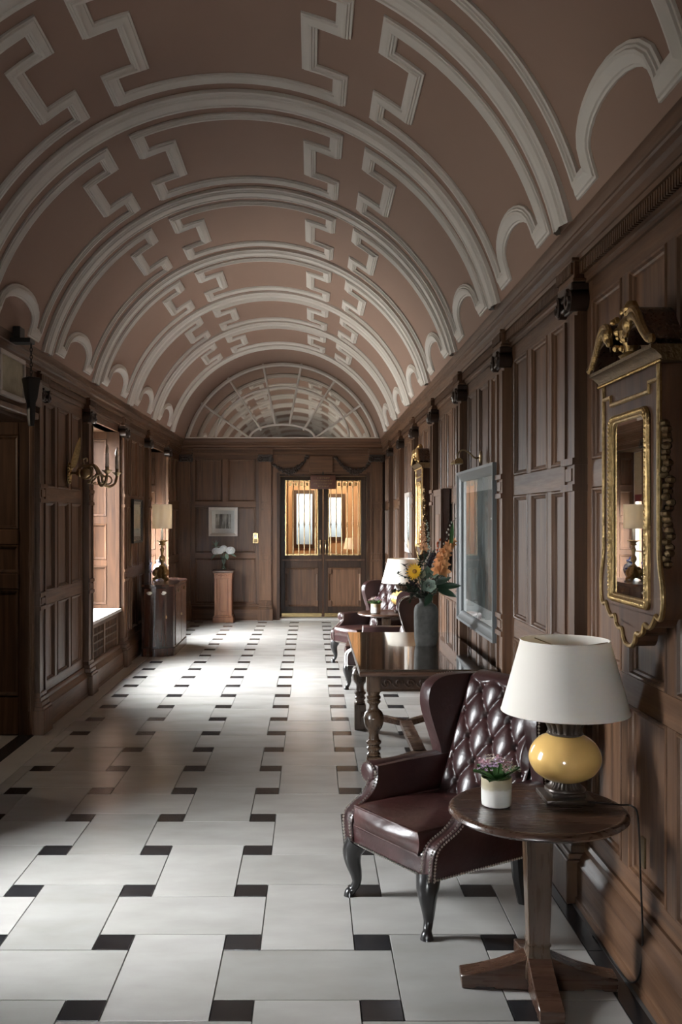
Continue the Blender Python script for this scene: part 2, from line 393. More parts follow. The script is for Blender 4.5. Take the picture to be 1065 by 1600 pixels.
for j in range(-2, 24):
    for i in range(-4, 3):
        xa, xb = X0+TX*i, X0+TX*(i+1); ya, yb = Y0+TY*j, Y0+TY*(j+1)
        if (i+j) % 2 == 0: slab(xa-TW/2, xb+TW/2, ya+TD/2, yb-TD/2, 'slab', SLAB)
        else: slab(xa+TW/2, xb-TW/2, ya-TD/2, yb+TD/2, 'slab', SLAB)
        if -3 <= i: slab(xa-TW/2, xa+TW/2, ya-TD/2, ya+TD/2, 'black_tile', BLACKT)
obj('near_paving', boxes((FX0, FX1, YN, Y0-2*TY-.07, -.004, 0)), SLAB, floor)
obj('border_strip', boxes((-2.13, FX0, YN, 15.5, -.003, .0005)), BORDER, floor)
obj('border_strip', boxes((-2.1, 1.13, 15.52, 15.62, -.003, .0005)), BORDER, floor)
for k in range(9):
    obj('black_border_tile', boxes((FX1+.002, 1.125, 2.2+k*1.5+.002, 3.7+k*1.5-.002, -.004, .0006)), BLACKT, floor)
obj('floor_edge', boxes((1.125, 1.2, YN, 15.6, -.004, .0003)), GROUT, floor)

# ---- the barrel vault
def vp(s, y, h=0):
    t = s/RV; return Vector((CX+(RV-h)*sin(t), y, CZ+(RV-h)*cos(t)))
bm = B(); SM = TH*RV
gridf(bm, lambda a, b: vp(-SM+2*SM*a, YN+(YB+.02-YN)*b), 56, 24)
gridf(bm, lambda a, b: Vector((CX+RV*sin(TH)+a*.35, YN+(YB+.02-YN)*b, CZ+RV*cos(TH))), 1, 1)
gridf(bm, lambda a, b: Vector((CX-RV*sin(TH)-a*.35, YN+(YB+.02-YN)*b, CZ+RV*cos(TH))), 1, 1)
ceiling = obj('ceiling', bm, PLASTER, label='terracotta barrel vault with white plaster ribs and key-patterned mouldings', cat='ceiling', kind='structure')
def vault_sweep(path, prof, closed):
    """path (s, y) on the unrolled vault, prof (across, height)"""
    P = []
    n = len(path)
    for i in range(n if closed else n-1):
        a, b = Vector(path[i]), Vector(path[(i+1) % n]); k = max(1, int(abs(b.x-a.x)/.07))
        P += [a+(b-a)*q/k for q in range(k)]
    if not closed: P.append(Vector(path[-1]))
    bm = B(); rings = []; n = len(P)
    for i, p in enumerate(P):
        a = P[i-1] if (i or closed) else None; b = P[(i+1) % n] if (i < n-1 or closed) else None
        d1 = (p-a).normalized() if a is not None else (b-p).normalized(); d2 = (b-p).normalized() if b is not None else d1
        n1, n2 = Vector((-d1.y, d1.x)), Vector((-d2.y, d2.x)); m = (n1+n2)/max(.35, 1+n1.dot(n2))
        rings.append([bm.verts.new(vp(p.x+m.x*w, p.y+m.y*w, h)) for w, h in prof])
    rr = rings+[rings[0]] if closed else rings
    for a, b in zip(rr, rr[1:]):
        for k in range(len(prof)-1): bm.faces.new((a[k], a[k+1], b[k+1], b[k]))
    return bm
RIBP = [(-.098, -.01), (-.098, .022), (-.082, .026), (-.076, .034), (-.066, .034), (-.060, .044), (-.03, .05), (-.026, .043), (.026, .043), (.03, .05), (.060, .044), (.066, .034), (.076, .034), (.082, .026), (.098, .022), (.098, -.01)]
MLP = [(-.055, -.01), (-.055, .012), (-.044, .016), (-.040, .024), (-.030, .024), (-.026, .032), (-.012, .034), (.012, .022), (.030, .018), (.034, .010), (.046, .010), (.05, -.01)]
MLP = [(w*.85, h) for w, h in MLP]
MLPR = [(-w, h) for w, h in MLP]
for y in RIBS:
    if y > 2: obj('rib', vault_sweep([(-SM, y), (SM, y)], RIBP, False), PLASTERW, ceiling)
A1, DV, C1, YH, YI = .645, .18, .885, .555, .27
for y0, y1 in zip(RIBS, RIBS[1:]):
    if y0 < .8: continue
    m = (y0+y1)/2; k = (y1-y0)/1.66; H, I = YH*k, YI*k
    half = [(A1, m-H), (A1, m-I), (A1-DV, m-I), (A1-DV, m+I), (A1, m+I), (A1, m+H)]
    path = half+[(-s, y) for s, y in half[::-1]]
    obj('crown_moulding', vault_sweep(path, MLP, True), PLASTERW, ceiling)
    SB = 2.105
    for sg in (1, -1):
        lob = [(2.06-.15*sin(pi*q/12)**.8, m+.37*k*cos(pi*q/12)) for q in range(0, 13)]
        path = [(C1, m-H), (SB, m-H), (SB, m-.37*k)]+lob[::-1]+[(SB, m+.37*k), (SB, m+H), (C1, m+H), (C1, m+I), (C1+DV, m+I), (C1+DV, m-I), (C1, m-I)]
        path = [(sg*s, y) for s, y in path]
        obj('haunch_moulding', vault_sweep(path, MLPR if sg > 0 else MLP, True), PLASTERW, ceiling)

# ---- panelling
def ring_panel(W, u0, u1, z0, z1, name='panel', mat=OAK, parent=None, dep=.018, wd=.03, d0=0):
    bm = B(); T = W.T(); rings = []
    for ins, d in ((0, d0-.02), (.0015, d0+.001), (.006, d0+.006), (.013, d0+.004), (.018, d0-.006), (.026, d0-.010), (wd, d0-dep)):
        rings.append([bm.verts.new(T(q)) for q in ((u0+ins, d, z0+ins), (u1-ins, d, z0+ins), (u1-ins, d, z1-ins), (u0+ins, d, z1-ins))])
    for a, b in zip(rings, rings[1:]):
        for i in range(4): bm.faces.new((a[i], a[(i+1) % 4], b[(i+1) % 4], b[i]))
    bm.faces.new(rings[-1])
    return obj(name, bm, mat, parent or W.o, ang=25)
def piece(W, name, b, mat, parent=None, bev=.0015):
    bm = boxes(b, T=W.T())
    if bev: bevel(bm, bev, 1)
    return obj(name, bm, mat, parent or W.o)
ROWS = [(.34, .965), (1.075, 1.80), (1.915, 2.60)]
def panelled(W, u0, u1, ncol, rows=ROWS, z0=.2, z1=2.70, edge=.075, st=.085, horiz=OAKH, mat=OAK):
    D = -.03
    piece(W, 'stile', (u0, u0+edge, D, 0, z0, z1), mat); piece(W, 'stile', (u1-edge, u1, D, 0, z0, z1), mat)
    zz = [z0]+[q for r in rows for q in r]+[z1]
    for a, b in zip(zz[::2], zz[1::2]): piece(W, 'rail', (u0+edge, u1-edge, D, 0, a, b), horiz)
    for ri, (a, b) in enumerate(rows):
        nc = ncol[ri] if isinstance(ncol, (list, tuple)) else ncol
        pw = (u1-u0-2*edge-st*(nc-1))/nc
        for c in range(nc):
            ua = u0+edge+c*(pw+st)
            ring_panel(W, ua, ua+pw, a, b, mat=mat)
            if c: piece(W, 'muntin', (ua-st, ua, D, 0, a, b), mat)
def wall_slab(W, u0, u1, openings, ztop=2.96):
    """carcass behind the panelling, with the openings left out"""
    bm = B(); T = W.T(); u = u0
    for a, b, za, zb in sorted(openings):
        box(bm, u, a, -.14, -.025, -.05, ztop, T)
        if za > 0: box(bm, a, b, -.14, -.025, -.05, za, T)
        box(bm, a, b, -.14, -.025, zb, ztop, T); u = b
    box(bm, u, u1, -.14, -.025, -.05, ztop, T)
    obj('carcass', bm, OAKD, W.o)

# pilaster, faces -y, origin on the wall plane at the floor
def pil_mesh():
    bm = boxes((-.095, .095, -.045, .03, .25, 2.60)); bevel(bm, .003, 1)
    for x in (-.095, .067): box(bm, x, x+.028, -.056, -.04, .32, 2.55)
    for z0, z1 in ((.955, .985), (1.06, 1.09), (1.785, 1.815), (1.90, 1.93)):
        box(bm, -.1, .1, -.066, .02, z0, z1)
    for z0, z1 in ((1.0, 1.045), (1.83, 1.885)): box(bm, -.05, .05, -.058, .02, z0, z1)
    return bm
def pil_base():
    bm = B()
    for w, d, z0, z1 in ((.125, .098, 0, .19), (.118, .088, .19, .215), (.112, .076, .215, .25), (.104, .066, .25, .285), (.1, .058, .285, .32)): box(bm, -w, w, -d, .03, z0, z1)
    bevel(bm, .004, 1); return bm
def pil_cap():
    bm = boxes((-.118, .118, -.075, .03, 2.655, 2.69), (-.1, .1, -.062, .03, 2.575, 2.66)); bevel(bm, .004, 1)
    for sx in (-1, 1):
        pts = []                                                     # volute
        for q in range(30):
            a = q/29*4.6*pi/2; r = .046*(1-q/34)
            pts.append((sx*(.088+r*cos(a+pi/2)*.9), -.082, 2.612+r*sin(a+pi/2)))
        tube(bm, pts, [.011]*30, 5)
        lathe(bm, [(.046, 0), (.046, .075), (.03, .085)], 14, T=lambda p, sx=sx: Vector((sx*.088+p.x, -.078+p.z, 2.612+p.y)))
    for k in range(5): ball(bm, (-.036+.018*k, -.07, 2.635), (.008, .012, .014), 8, 5)
    tube(bm, smoothpts([(-.05, -.068, 2.60), (-.02, -.078, 2.585), (.02, -.078, 2.585), (.05, -.068, 2.60)]), .009, 6)
    return bm
def mesh_of(bm, mat, name, ang=35):
    finish(bm, ang); me = bpy.data.meshes.new(name); bm.to_mesh(me); bm.free(); me.materials.append(mat); return me
PM, PB, PC = mesh_of(pil_mesh(), OAK, 'pilaster'), mesh_of(pil_base(), OAK, 'plinth'), mesh_of(pil_cap(), CARVE, 'capital')
def pilaster(W, u):
    rz = {'wall_right': -pi/2, 'wall_left': pi/2, 'wall_back': 0}[W.o.name]
    p = mobj('pilaster', PM, W.o, W.p(u, 0, 0), (0, 0, rz)); mobj('plinth', PB, p); mobj('capital', PC, p)
PR = [2.6, 4.27, 5.85, 7.5, 9.15, 10.85, 12.5, 14.15]
PL = [3.58, 4.65, 5.78, 7.47, 9.10, 10.80, 12.43, 14.1]
for u in PR: pilaster(WR, u)
for u in PL: pilaster(WL, u)
for u in (-.745, 1.06, -2.05): pilaster(WB, u)

# right wall bays
wall_slab(WR, YN, YB+.1, [])
eds = [.9]+PR+[15.62]
for a, b in zip(eds, eds[1:]):
    panelled(WR, a+(.095 if a > 1 else 0), b-(.095 if b < 15.6 else 0), 3 if b-a > 1.2 else 2)
piece(WR, 'plain_panel', (YN, .9, -.03, 0, .2, 2.7), OAK)
# left wall: near window, doorway, two window recesses
WIN = [(3.7, 4.45), (9.235, 10.665), (12.62, 14.0)]
DOOR = (5.95, 7.36)
wall_slab(WL, YN, YB+.1, [(a-.03, b+.03, .62, 2.25 if a < 4 else 2.62) for a, b in WIN]+[(DOOR[0]-.03, DOOR[1]+.03, 0, 2.44)])
piece(WL, 'plain_panel', (YN, 3.7, -.03, 0, .2, 2.7), OAK)
panelled(WL, 4.745, 5.685, 2); panelled(WL, 7.565, 9.005, 3); panelled(WL, 10.895, 12.335, 3); panelled(WL, 14.195, 15.6, 3)
for a, b in WIN: piece(WL, 'rail', (a, b, -.03, 0, 2.25 if a < 4 else 2.62, 2.70), OAKH)
piece(WL, 'rail', (5.875, 7.375, -.03, .01, 2.44, 2.70), OAKH)
# back wall
wall_slab(WB, -2.3, 1.35, [(-.552, .937, 0, 2.377)])
panelled(WB, -1.955, -.84, [1, 1, 2], rows=[(.27, 1.01), (1.09, 1.84), (1.925, 2.62)], edge=.062, horiz=OAKX)
piece(WB, 'stile', (-.65, -.552, -.03, .012, 0, 2.70), OAK); piece(WB, 'stile', (.937, .965, -.03, .012, 0, 2.70), OAK)
piece(WB, 'lintel', (-.552, .937, -.03, .012, 2.377, 2.42), OAKX)
piece(WB, 'frieze_board', (-.552, .937, -.03, -.005, 2.42, 2.70), OAKX)
piece(WB, 'frieze_tablet', (-.03, .355, -.01, .03, 2.40, 2.67), OAKX, bev=.006)
# carved festoons over the doors
def festoon(u0, u1, hi0, hi1):
    bm = B(); rnd = random.Random(3)
    for k in range(60):
        t = k/59; u = u0+(u1-u0)*t; z = hi0+(hi1-hi0)*t-.17*sin(pi*t)**.85
        r = .016+.014*sin(pi*t)
        for q in range(2): ball(bm, WB.p(u+rnd.uniform(-.01, .01), .02+rnd.uniform(-.004, .01), z+rnd.uniform(-1, 1)*r*1.3), r*rnd.uniform(.55, .85), 7, 5)
    for (u, z) in ((u0, hi0), (u1, hi1)):
        for q in range(5): ball(bm, WB.p(u+rnd.uniform(-.03, .03), .02, z+rnd.uniform(-.03, .03)), (.024, .014, .02), 7, 5)
    o = obj('carved_festoon', bm, CARVE, WB.o)
festoon(-.6, -.07, 2.53, 2.65); festoon(.395, .93, 2.65, 2.53)
# narrow back-corner panels at the right
ring_panel(WB, .968, .99, .4, 2.55, dep=.008, wd=.028)

# ---- skirting, cornice and dentils
SK = [(-.02, .265), (.012, .265), (.02, .25), (.018, .222), (.034, .205), (.04, .188), (.052, .176), (.052, .035), (.06, .03), (.06, 0), (-.02, 0)]
CO = [(-.03, 2.78), (.045, 2.78), (.05, 2.795), (.043, 2.81), (.05, 2.835), (.066, 2.845), (.066, 2.873), (.072, 2.88), (.07, 2.892), (.08, 2.915), (.084, 2.935), (.084, 2.95), (-.03, 2.95)]
AR = [(-.03, 2.685), (.014, 2.685), (.014, 2.70), (.022, 2.705), (.022, 2.74), (.03, 2.745), (.03, 2.785), (-.03, 2.785)]
def run(W, prof, u0, u1, name, mat, parent=None, **kw):
    bm = B(); prism(bm, prof, u0, u1, lambda a, b, t: W.p(t, a, b))
    return obj(name, bm, mat, parent, ang=28, **kw)
def gaps(u0, u1, ops):
    out = []; u = u0
    for a, b in sorted(ops): out.append((u, a)); u = b
    out.append((u, u1)); return out
def skirt(name, W, segs, label, mat):
    root = thing(name, label, 'skirting', kind='structure')
    for a, b in segs: run(W, SK, a, b, 'skirting_board', mat, root)
skirt('baseboard_right', WR, [(YN, 15.6)], 'moulded oak skirting along the right-hand wall', OAKH)
skirt('baseboard_left', WL, gaps(YN, 15.6, [(DOOR[0]-.07, DOOR[1]+.02)]), 'moulded oak skirting along the left-hand wall', OAKH)
skirt('baseboard_back', WB, [(-2.12, -.85), (.95, 1.18)], 'moulded oak skirting along the end wall', OAKX)
def cornice(n, W, u0, u1, pil, lab, mat, skip=()):
    root = thing('trim_%d' % n, lab, 'cornice', kind='structure')
    run(W, CO, u0, u1, 'cornice', mat, root); run(W, AR, u0, u1, 'architrave', mat, root)
    bm = B(); T = W.T(); u = max(u0, 1.5 if W is not WB else u0)
    while u < u1:
        near = any(abs(u-q) < .13 for q in pil)
        d = .066 if near else .03
        box(bm, u, u+.0125, d-.006, d+.012, 2.722, 2.772, T); u += .0235
    obj('dentil_course', bm, mat, root, kind='stuff')
    for q in pil:
        bm = boxes((q-.125, q+.125, -.02, .066, 2.69, 2.79), (q-.135, q+.135, -.02, .078, 2.776, 2.792), (q-.13, q+.13, -.02, .072, 2.69, 2.705), T=T); bevel(bm, .003, 1)
        obj('entablature_block', bm, mat, root)
cornice(1, WR, YN, 15.62, PR, 'dark oak dentilled cornice under the vault on the right-hand wall', OAKH)
cornice(2, WL, YN, 15.62, PL, 'dark oak dentilled cornice under the vault on the left-hand wall', OAKH)
cornice(3, WB, -2.14, 1.20, (-.745, 1.06, -2.05), 'dark oak dentilled cornice over the double doors', OAKX)

# ---- lunette over the end wall
lun = thing('window_1', 'half-round fanlight of mirrored panes under the far end of the vault', 'fanlight', (CX, YB-.03, 2.95), kind='structure')
bm = B(); arcp = [(RV*sin(t), RV*cos(t)+CZ-2.95) for t in [(-TH+2*TH*i/40) for i in range(41)]]
prism(bm, arcp, .02, .09, lambda a, b, t: Vector((a, t, b))); obj('backing', bm, WHITEP, lun)
OUT = [(-1.54, 0), (-1.315, .575), (-.88, .985), (-.315, 1.215), (.315, 1.215), (.88, .985), (1.315, .575), (1.54, 0)]
INN = [(-.66, 0), (-.52, 0), (-.34, .136), (-.115, .227), (.115, .227), (.34, .136), (.52, 0), (.66, 0)]
INN[0] = (-.53, 0); INN[-1] = (.53, 0)
def arcpt(a, b, rx, rz, t):
    f = lambda p: atan2(max(p[1], 0)/rz, p[0]/rx)
    q = f(a)*(1-t)+f(b)*t; return (rx*cos(q), rz*sin(q))
def midpt(i):
    a, b = INN[i], OUT[i]
    lo, hi = 0, 1
    for _ in range(30):
        m = (lo+hi)/2; x, z = a[0]+(b[0]-a[0])*m, a[1]+(b[1]-a[1])*m
        if (x/1.08)**2+(z/.83)**2 < 1: lo = m
        else: hi = m
    return (x, z)
MID = [midpt(i) for i in range(8)]
for i in range(7):
    for (P, prx, prz, Q, qrx, qrz) in ((INN, .53, .23, MID, 1.08, .83), (MID, 1.08, .83, OUT, 1.55, 1.245)):
        bm = B(); tilt = random.uniform(-.004, .004)
        gridf(bm, lambda a, b: Vector([*(lambda p, q: (p[0]+(q[0]-p[0])*b, tilt*(b-.5), p[1]+(q[1]-p[1])*b))(arcpt(P[i], P[i+1], prx, prz, a), arcpt(Q[i], Q[i+1], qrx, qrz, a))]), 6, 2)
        obj('pane', bm, LUNGLASS, lun)
bm = B(); gridf(bm, lambda a, b: Vector((.53*cos(pi*a)*b, .001, .23*sin(pi*a)*b)), 16, 2); obj('pane', bm, LUNGLASS, lun)
for i in range(1, 7):
    bm = B(); a, b = INN[i], OUT[i]; tube(bm, [(a[0], -.008, a[1]), (b[0], -.008, b[1])], .019, 6); obj('muntin', bm, PLASTERW, lun)
for nm, rx, rz, r in (('inner_ring', .53, .23, .02), ('middle_ring', 1.08, .83, .02)):
    bm = B(); tube(bm, [(rx*cos(pi*k/40), -.008, rz*sin(pi*k/40)) for k in range(41)], r, 6); obj(nm, bm, PLASTERW, lun)
bm = B(); tube(bm, [((RV-.045)*sin(t), -.01, (RV-.045)*cos(t)+CZ-2.95) for t in [(-TH+2*TH*i/48) for i in range(49)]], .03, 6); obj('outer_frame', bm, PLASTERW, lun)
obj('sill_bar', boxes((-1.56, 1.56, -.05, .05, -.01, .02)), PLASTERW, lun)

# ---- window recesses in the left wall
def window(n, a, b, lab, full):
    root = thing('window_%d' % n, lab, 'window', kind='structure')
    T = WL.T(); tall = 3 < a < 4; D = -.30 if tall else -.34; z0, z1 = .66, 2.25 if tall else 2.62
    far = Wall(root, WL.p(b, 0, 0), (-1, 0, 0), (0, -1, 0)); nearw = Wall(root, WL.p(a, 0, 0), (-1, 0, 0), (0, 1, 0))
    for Wj in (far, nearw):
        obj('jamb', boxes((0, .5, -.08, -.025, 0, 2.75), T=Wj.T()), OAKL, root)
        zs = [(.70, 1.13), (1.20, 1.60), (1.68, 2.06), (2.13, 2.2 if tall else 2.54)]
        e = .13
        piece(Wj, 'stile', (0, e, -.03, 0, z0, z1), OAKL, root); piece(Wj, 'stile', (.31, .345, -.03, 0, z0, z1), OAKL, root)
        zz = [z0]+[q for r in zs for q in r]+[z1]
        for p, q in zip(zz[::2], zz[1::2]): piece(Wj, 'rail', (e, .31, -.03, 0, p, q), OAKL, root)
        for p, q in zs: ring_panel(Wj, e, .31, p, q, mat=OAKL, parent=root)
    obj('soffit', boxes((a-.05, b+.05, -.5, -.025, z1, z1+.06), T=T), OAK, root)
    bm = boxes((a-.03, b+.03, -.5, .03, z0-.035, z0), T=T); bevel(bm, .006, 2); obj('sill', bm, WHITEP if full else OAK, root)
    obj('apron_back', boxes((a-.05, b+.05, -.14, -.05, -.1, z0-.03), T=T), OAKD, root)
    # sash
    fr = boxes((a, a+.07, D-.04, D, z0, z1), (b-.07, b, D-.04, D, z0, z1), (a+.07, b-.07, D-.04, D, z0, z0+.07), (a+.07, b-.07, D-.04, D, z1-.07, z1), T=T)
    f = obj('frame', fr, WHITEP, root)
    nx, nz = 3, 4; wx = (b-a-.14)/nx; wz = (z1-z0-.14)/nz
    for i in range(nx):
        for j in range(nz):
            u, z = a+.07+i*wx, z0+.07+j*wz
            obj('pane', boxes((u, u+wx, D-.022, D-.018, z, z+wz), T=T), WINGLASS, f)
            if i: obj('glazing_bar', boxes((u-.012, u+.012, D-.035, D-.005, z, z+wz), T=T), WHITEP, f)
            if j: obj('glazing_bar', boxes((u, u+wx, D-.035, D-.005, z-.012, z+.012), T=T), WHITEP, f)
    portal(WL.p((a+b)/2, D-.06, (z0+z1)/2), (0, -pi/2, 0), z1-z0, b-a)
    # front edges of the recess, in the darkened recess oak
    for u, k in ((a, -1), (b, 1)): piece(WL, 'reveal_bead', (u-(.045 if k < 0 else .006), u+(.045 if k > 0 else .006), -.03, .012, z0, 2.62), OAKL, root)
    if not full: piece(WL, 'apron_panel', (a, b, -.06, 0, .2, .63), OAK, root); return
    # radiator grille: two framed bays of uprights below the sill
    e = .09; m = (a+b)/2
    for u0, u1 in ((a, a+e), (m-.035, m+.035), (b-e, b)): piece(WL, 'stile', (u0, u1, -.03, 0, .24, .625), OAK, root)
    for zz0, zz1 in ((.2, .27), (.575, .625)): piece(WL, 'rail', (a+e, b-e, -.03, 0, zz0, zz1), OAKH, root)
    for u0, u1 in ((a+e, m-.035), (m+.035, b-e)):
        for zz in (.345, .42, .50): piece(WL, 'grille_rail', (u0, u1, -.028, -.006, zz-.008, zz+.008), OAKH, root)
        k = 11
        for i in range(k):
            u = u0+(i+.5)*(u1-u0)/k; piece(WL, 'grille_bar', (u-.008, u+.008, -.032, -.01, .27, .575), OAK, root, bev=0)
for n, ((a, b), l, fl) in enumerate(zip(WIN, ('tall window recess beside the camera', 'sunlit window recess beyond the brass wall light', 'sunlit window recess behind the gilt lamp'), (0, 1, 1))):
    window(n+2, a, b, l, fl)
# patterned pelmet with a crimson band at the far window
t = thing('window_pelmet', 'patterned stepped pelmet with crimson band at the far window', 'pelmet')
bm = boxes((13.1, 13.93, -.34, -.32, 2.3, 2.6), (13.35, 13.93, -.342, -.322, 2.15, 2.3), (13.55, 13.93, -.344, -.324, 2.0, 2.15), T=WL.T()); obj('pelmet_cloth', bm, LACE, t)
obj('crimson_band', boxes((13.5, 13.93, -.35, -.325, 1.90, 2.0), T=WL.T()), VELVET, t)

# ---- doorway on the left with a dark passage behind
door = thing('door_1', 'open dark oak doorway on the left below the framed cream panel', 'doorway', kind='structure')
Wj = Wall(door, WL.p(DOOR[1], 0, 0), (-1, 0, 0), (0, -1, 0))
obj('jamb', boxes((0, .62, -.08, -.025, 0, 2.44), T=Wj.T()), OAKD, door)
piece(Wj, 'stile', (0, .1, -.03, 0, 0, 2.44), OAK, door); piece(Wj, 'stile', (.3, .62, -.03, 0, 0, 2.44), OAK, door)
zs = [(.3, 1.12), (1.24, 1.46), (1.58, 2.3)]; zz = [0]+[q for r in zs for q in r]+[2.44]
for p, q in zip(zz[::2], zz[1::2]): piece(Wj, 'rail', (.1, .3, -.03, .012 if 1 < p < 2 else 0, p, q), OAK, door, bev=.008)
for p, q in zs: ring_panel(Wj, .1, .3, p, q, parent=door)
piece(Wj, 'corner_post', (-.02, .02, -.01, .02, 0, 2.44), OAK, door, bev=.012)
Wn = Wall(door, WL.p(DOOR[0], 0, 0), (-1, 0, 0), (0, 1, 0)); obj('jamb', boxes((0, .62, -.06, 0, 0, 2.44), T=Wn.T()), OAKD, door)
obj('head', boxes((DOOR[0]-.06, DOOR[1]+.06, -.62, -.025, 2.40, 2.5), T=WL.T()), OAKD, door)
piece(WL, 'lintel_moulding', (DOOR[0]-.05, DOOR[1]+.05, -.02, .05, 2.42, 2.47), OAK, door, bev=.008)
obj('threshold', boxes((DOOR[0], DOOR[1], -.1, .02, -.02, .002), T=WL.T()), BLACKT, door)
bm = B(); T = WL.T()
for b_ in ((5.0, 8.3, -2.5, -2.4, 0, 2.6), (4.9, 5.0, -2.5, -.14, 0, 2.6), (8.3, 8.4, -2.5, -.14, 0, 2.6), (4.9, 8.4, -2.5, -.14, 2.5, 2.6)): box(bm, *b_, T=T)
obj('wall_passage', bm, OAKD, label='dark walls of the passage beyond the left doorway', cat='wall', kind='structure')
t = thing('added_passage_lamp', 'small unseen ceiling lamp added to light the passage beyond the left doorway', 'lamp', WL.p(6.6, -1.5, 2.49))
bm = B(); lathe(bm, [(.1, .008), (.1, 0), (.05, -.02), (.015, -.04)], 20); obj('rose', bm, OLDBRASS, t)
l = bpy.data.lights.new('added_passage_light', 'POINT'); l.energy = 22; l.color = (1, .82, .62); l.shadow_soft_size = .06  # unseen light added to brighten the passage and its jamb
o = bpy.data.objects.new('added_passage_light', l); C.objects.link(o); o.parent = t; o.location = (0, 0, -.2)
obj('floor_passage', boxes((4.9, 8.4, -2.5, -.1, -.1, -.003), T=T), BORDER, label='pale stone floor of the passage beyond the left doorway', cat='floor', kind='structure')

# ---- near end of the hall, behind the camera: an added fill-light window over a panelled dado
NW = (-2.1, -1.3, 1.1, 2.5)
obj('wall_front', boxes((-2.3, 1.4, YN-.12, YN, -.1, NW[2]), (-2.3, 1.4, YN-.12, YN, NW[3], 4.4), (-2.3, NW[0], YN-.12, YN, NW[2], NW[3]), (NW[1], 1.4, YN-.12, YN, NW[2], NW[3])), OAK, label='panelled wall behind the camera with an added window', cat='wall', kind='structure')
fw = thing('window_5', 'unseen window added for fill light at the near end of the hall behind the camera', 'window', kind='structure')
for i in range(2):
    x = NW[0]+i*.4
    for j in range(2): obj('pane', boxes((x, x+.4, YN-.06, YN-.055, NW[2]+j*.7, NW[2]+.7+j*.7)), WINGLASS, fw)
    if i: obj('mullion', boxes((x-.03, x+.03, YN-.1, YN-.02, NW[2], NW[3])), WHITEP, fw)
portal(((NW[0]+NW[1])/2, YN-.13, (NW[2]+NW[3])/2), (-pi/2, 0, 0), NW[1]-NW[0], NW[3]-NW[2])
# ============================================================ DOUBLE DOORS AND THE LOBBY BEHIND
def door_leaf(n, x0, x1, hinge_left, lab):
    r = thing('door_%d' % n, lab, 'door', ((x0+x1)/2, 15.86, 0), kind='structure'); w = (x1-x0)/2; s = .078
    def pc(nm, b, m, par=r, bev=.003): bm = boxes(b); bevel(bm, bev, 1); return obj(nm, bm, m, par)
    for a, b in ((-w, -w+s), (w-s, w)): pc('stile', (a, b, -.025, .025, .03, 2.34), OAKD)
    for z0, z1 in ((.03, .20), (.84, 1.045), (2.285, 2.34)): pc('rail', (-w+s, w-s, -.025, .025, z0, z1), OAKD)
    pc('ledge', (-w+.03, w-.02, -.05, -.02, .955, .985), OAK)
    # lower panel with stepped corners
    W2 = Wall(r, (0, -.025, 0), (1, 0, 0), (0, -1, 0)); a, z0, z1 = w-s, .20, .84
    ring_panel(W2, -a, a, z0, z1, 'lower_panel', OAK, r)
    for sx in (-1, 1):
        for (za, zb) in ((z0, z0+.1), (z1-.1, z1)): pc('corner_step', (sx*a-(.06 if sx > 0 else 0), sx*a+(0 if sx > 0 else .06), -.03, 0, za, zb), OAK)
    # glass, brass frame and grille
    obj('pane', boxes((-a, a, .004, .008, 1.045, 2.285)), WINGLASS, r)
    fr = boxes((-a, -a+.02, -.022, -.006, 1.045, 2.285), (a-.02, a, -.022, -.006, 1.045, 2.285), (-a+.02, a-.02, -.022, -.006, 1.045, 1.068), (-a+.02, a-.02, -.022, -.006, 2.262, 2.285)); obj('brass_frame', fr, BRASS, r)
    k = 6
    for i in range(k):
        x = -a+(i+.5)*2*a/k; bm = B()
        tube(bm, [(x, -.032, 1.05), (x, -.032, 2.28)], .009, 8)
        for z in (1.55, 1.52, 1.58): ball(bm, (x, -.032, z), (.018 if z == 1.55 else .013, .016, .012), 8, 6)
        for z in (1.10, 2.18, 2.23): ball(bm, (x, -.032, z), (.015, .014, .02), 8, 6)
        obj('grille_bar', bm, OLDBRASS, r)
        if i: obj('grille_collar', boxes((x-a/k-.022, x-a/k+.022, -.03, -.01, 2.19, 2.25)), BRASS, r)
    # ornate handle plate
    hx = (w-.04) if hinge_left else (-w+.04); bm = B()
    for i in range(9): ball(bm, (hx, -.032, 1.07+i*.027), (.022-.012*abs(sin(i*.8)), .012, .018), 8, 6)
    tube(bm, smoothpts([(hx, -.03, 1.10), (hx, -.075, 1.13), (hx, -.075, 1.23), (hx, -.03, 1.26)]), .009, 8)
    obj('handle', bm, STEEL if False else OLDBRASS, r)
    pc('kick_plate', (-w+.02, w-.02, -.045, -.02, .03, .095), BRASS)
door_leaf(2, -.51, .192, True, 'left leaf of the glazed double doors with brass grille')
door_leaf(3, .198, .90, False, 'right leaf of the glazed double doors with brass grille')
t = thing('trim_4', 'dark oak lining and step of the double doors', 'door lining', kind='structure')
obj('jamb', boxes((-.56, -.512, 15.60, 16.0, 0, 2.40)), OAKD, t); obj('jamb', boxes((.902, .945, 15.60, 16.0, 0, 2.40)), OAKD, t)
obj('head', boxes((-.56, .945, 15.62, 16.0, 2.345, 2.42)), OAKD, t); obj('step', boxes((-.54, .93, 15.62, 16.0, -.05, .025)), BORDER, t)
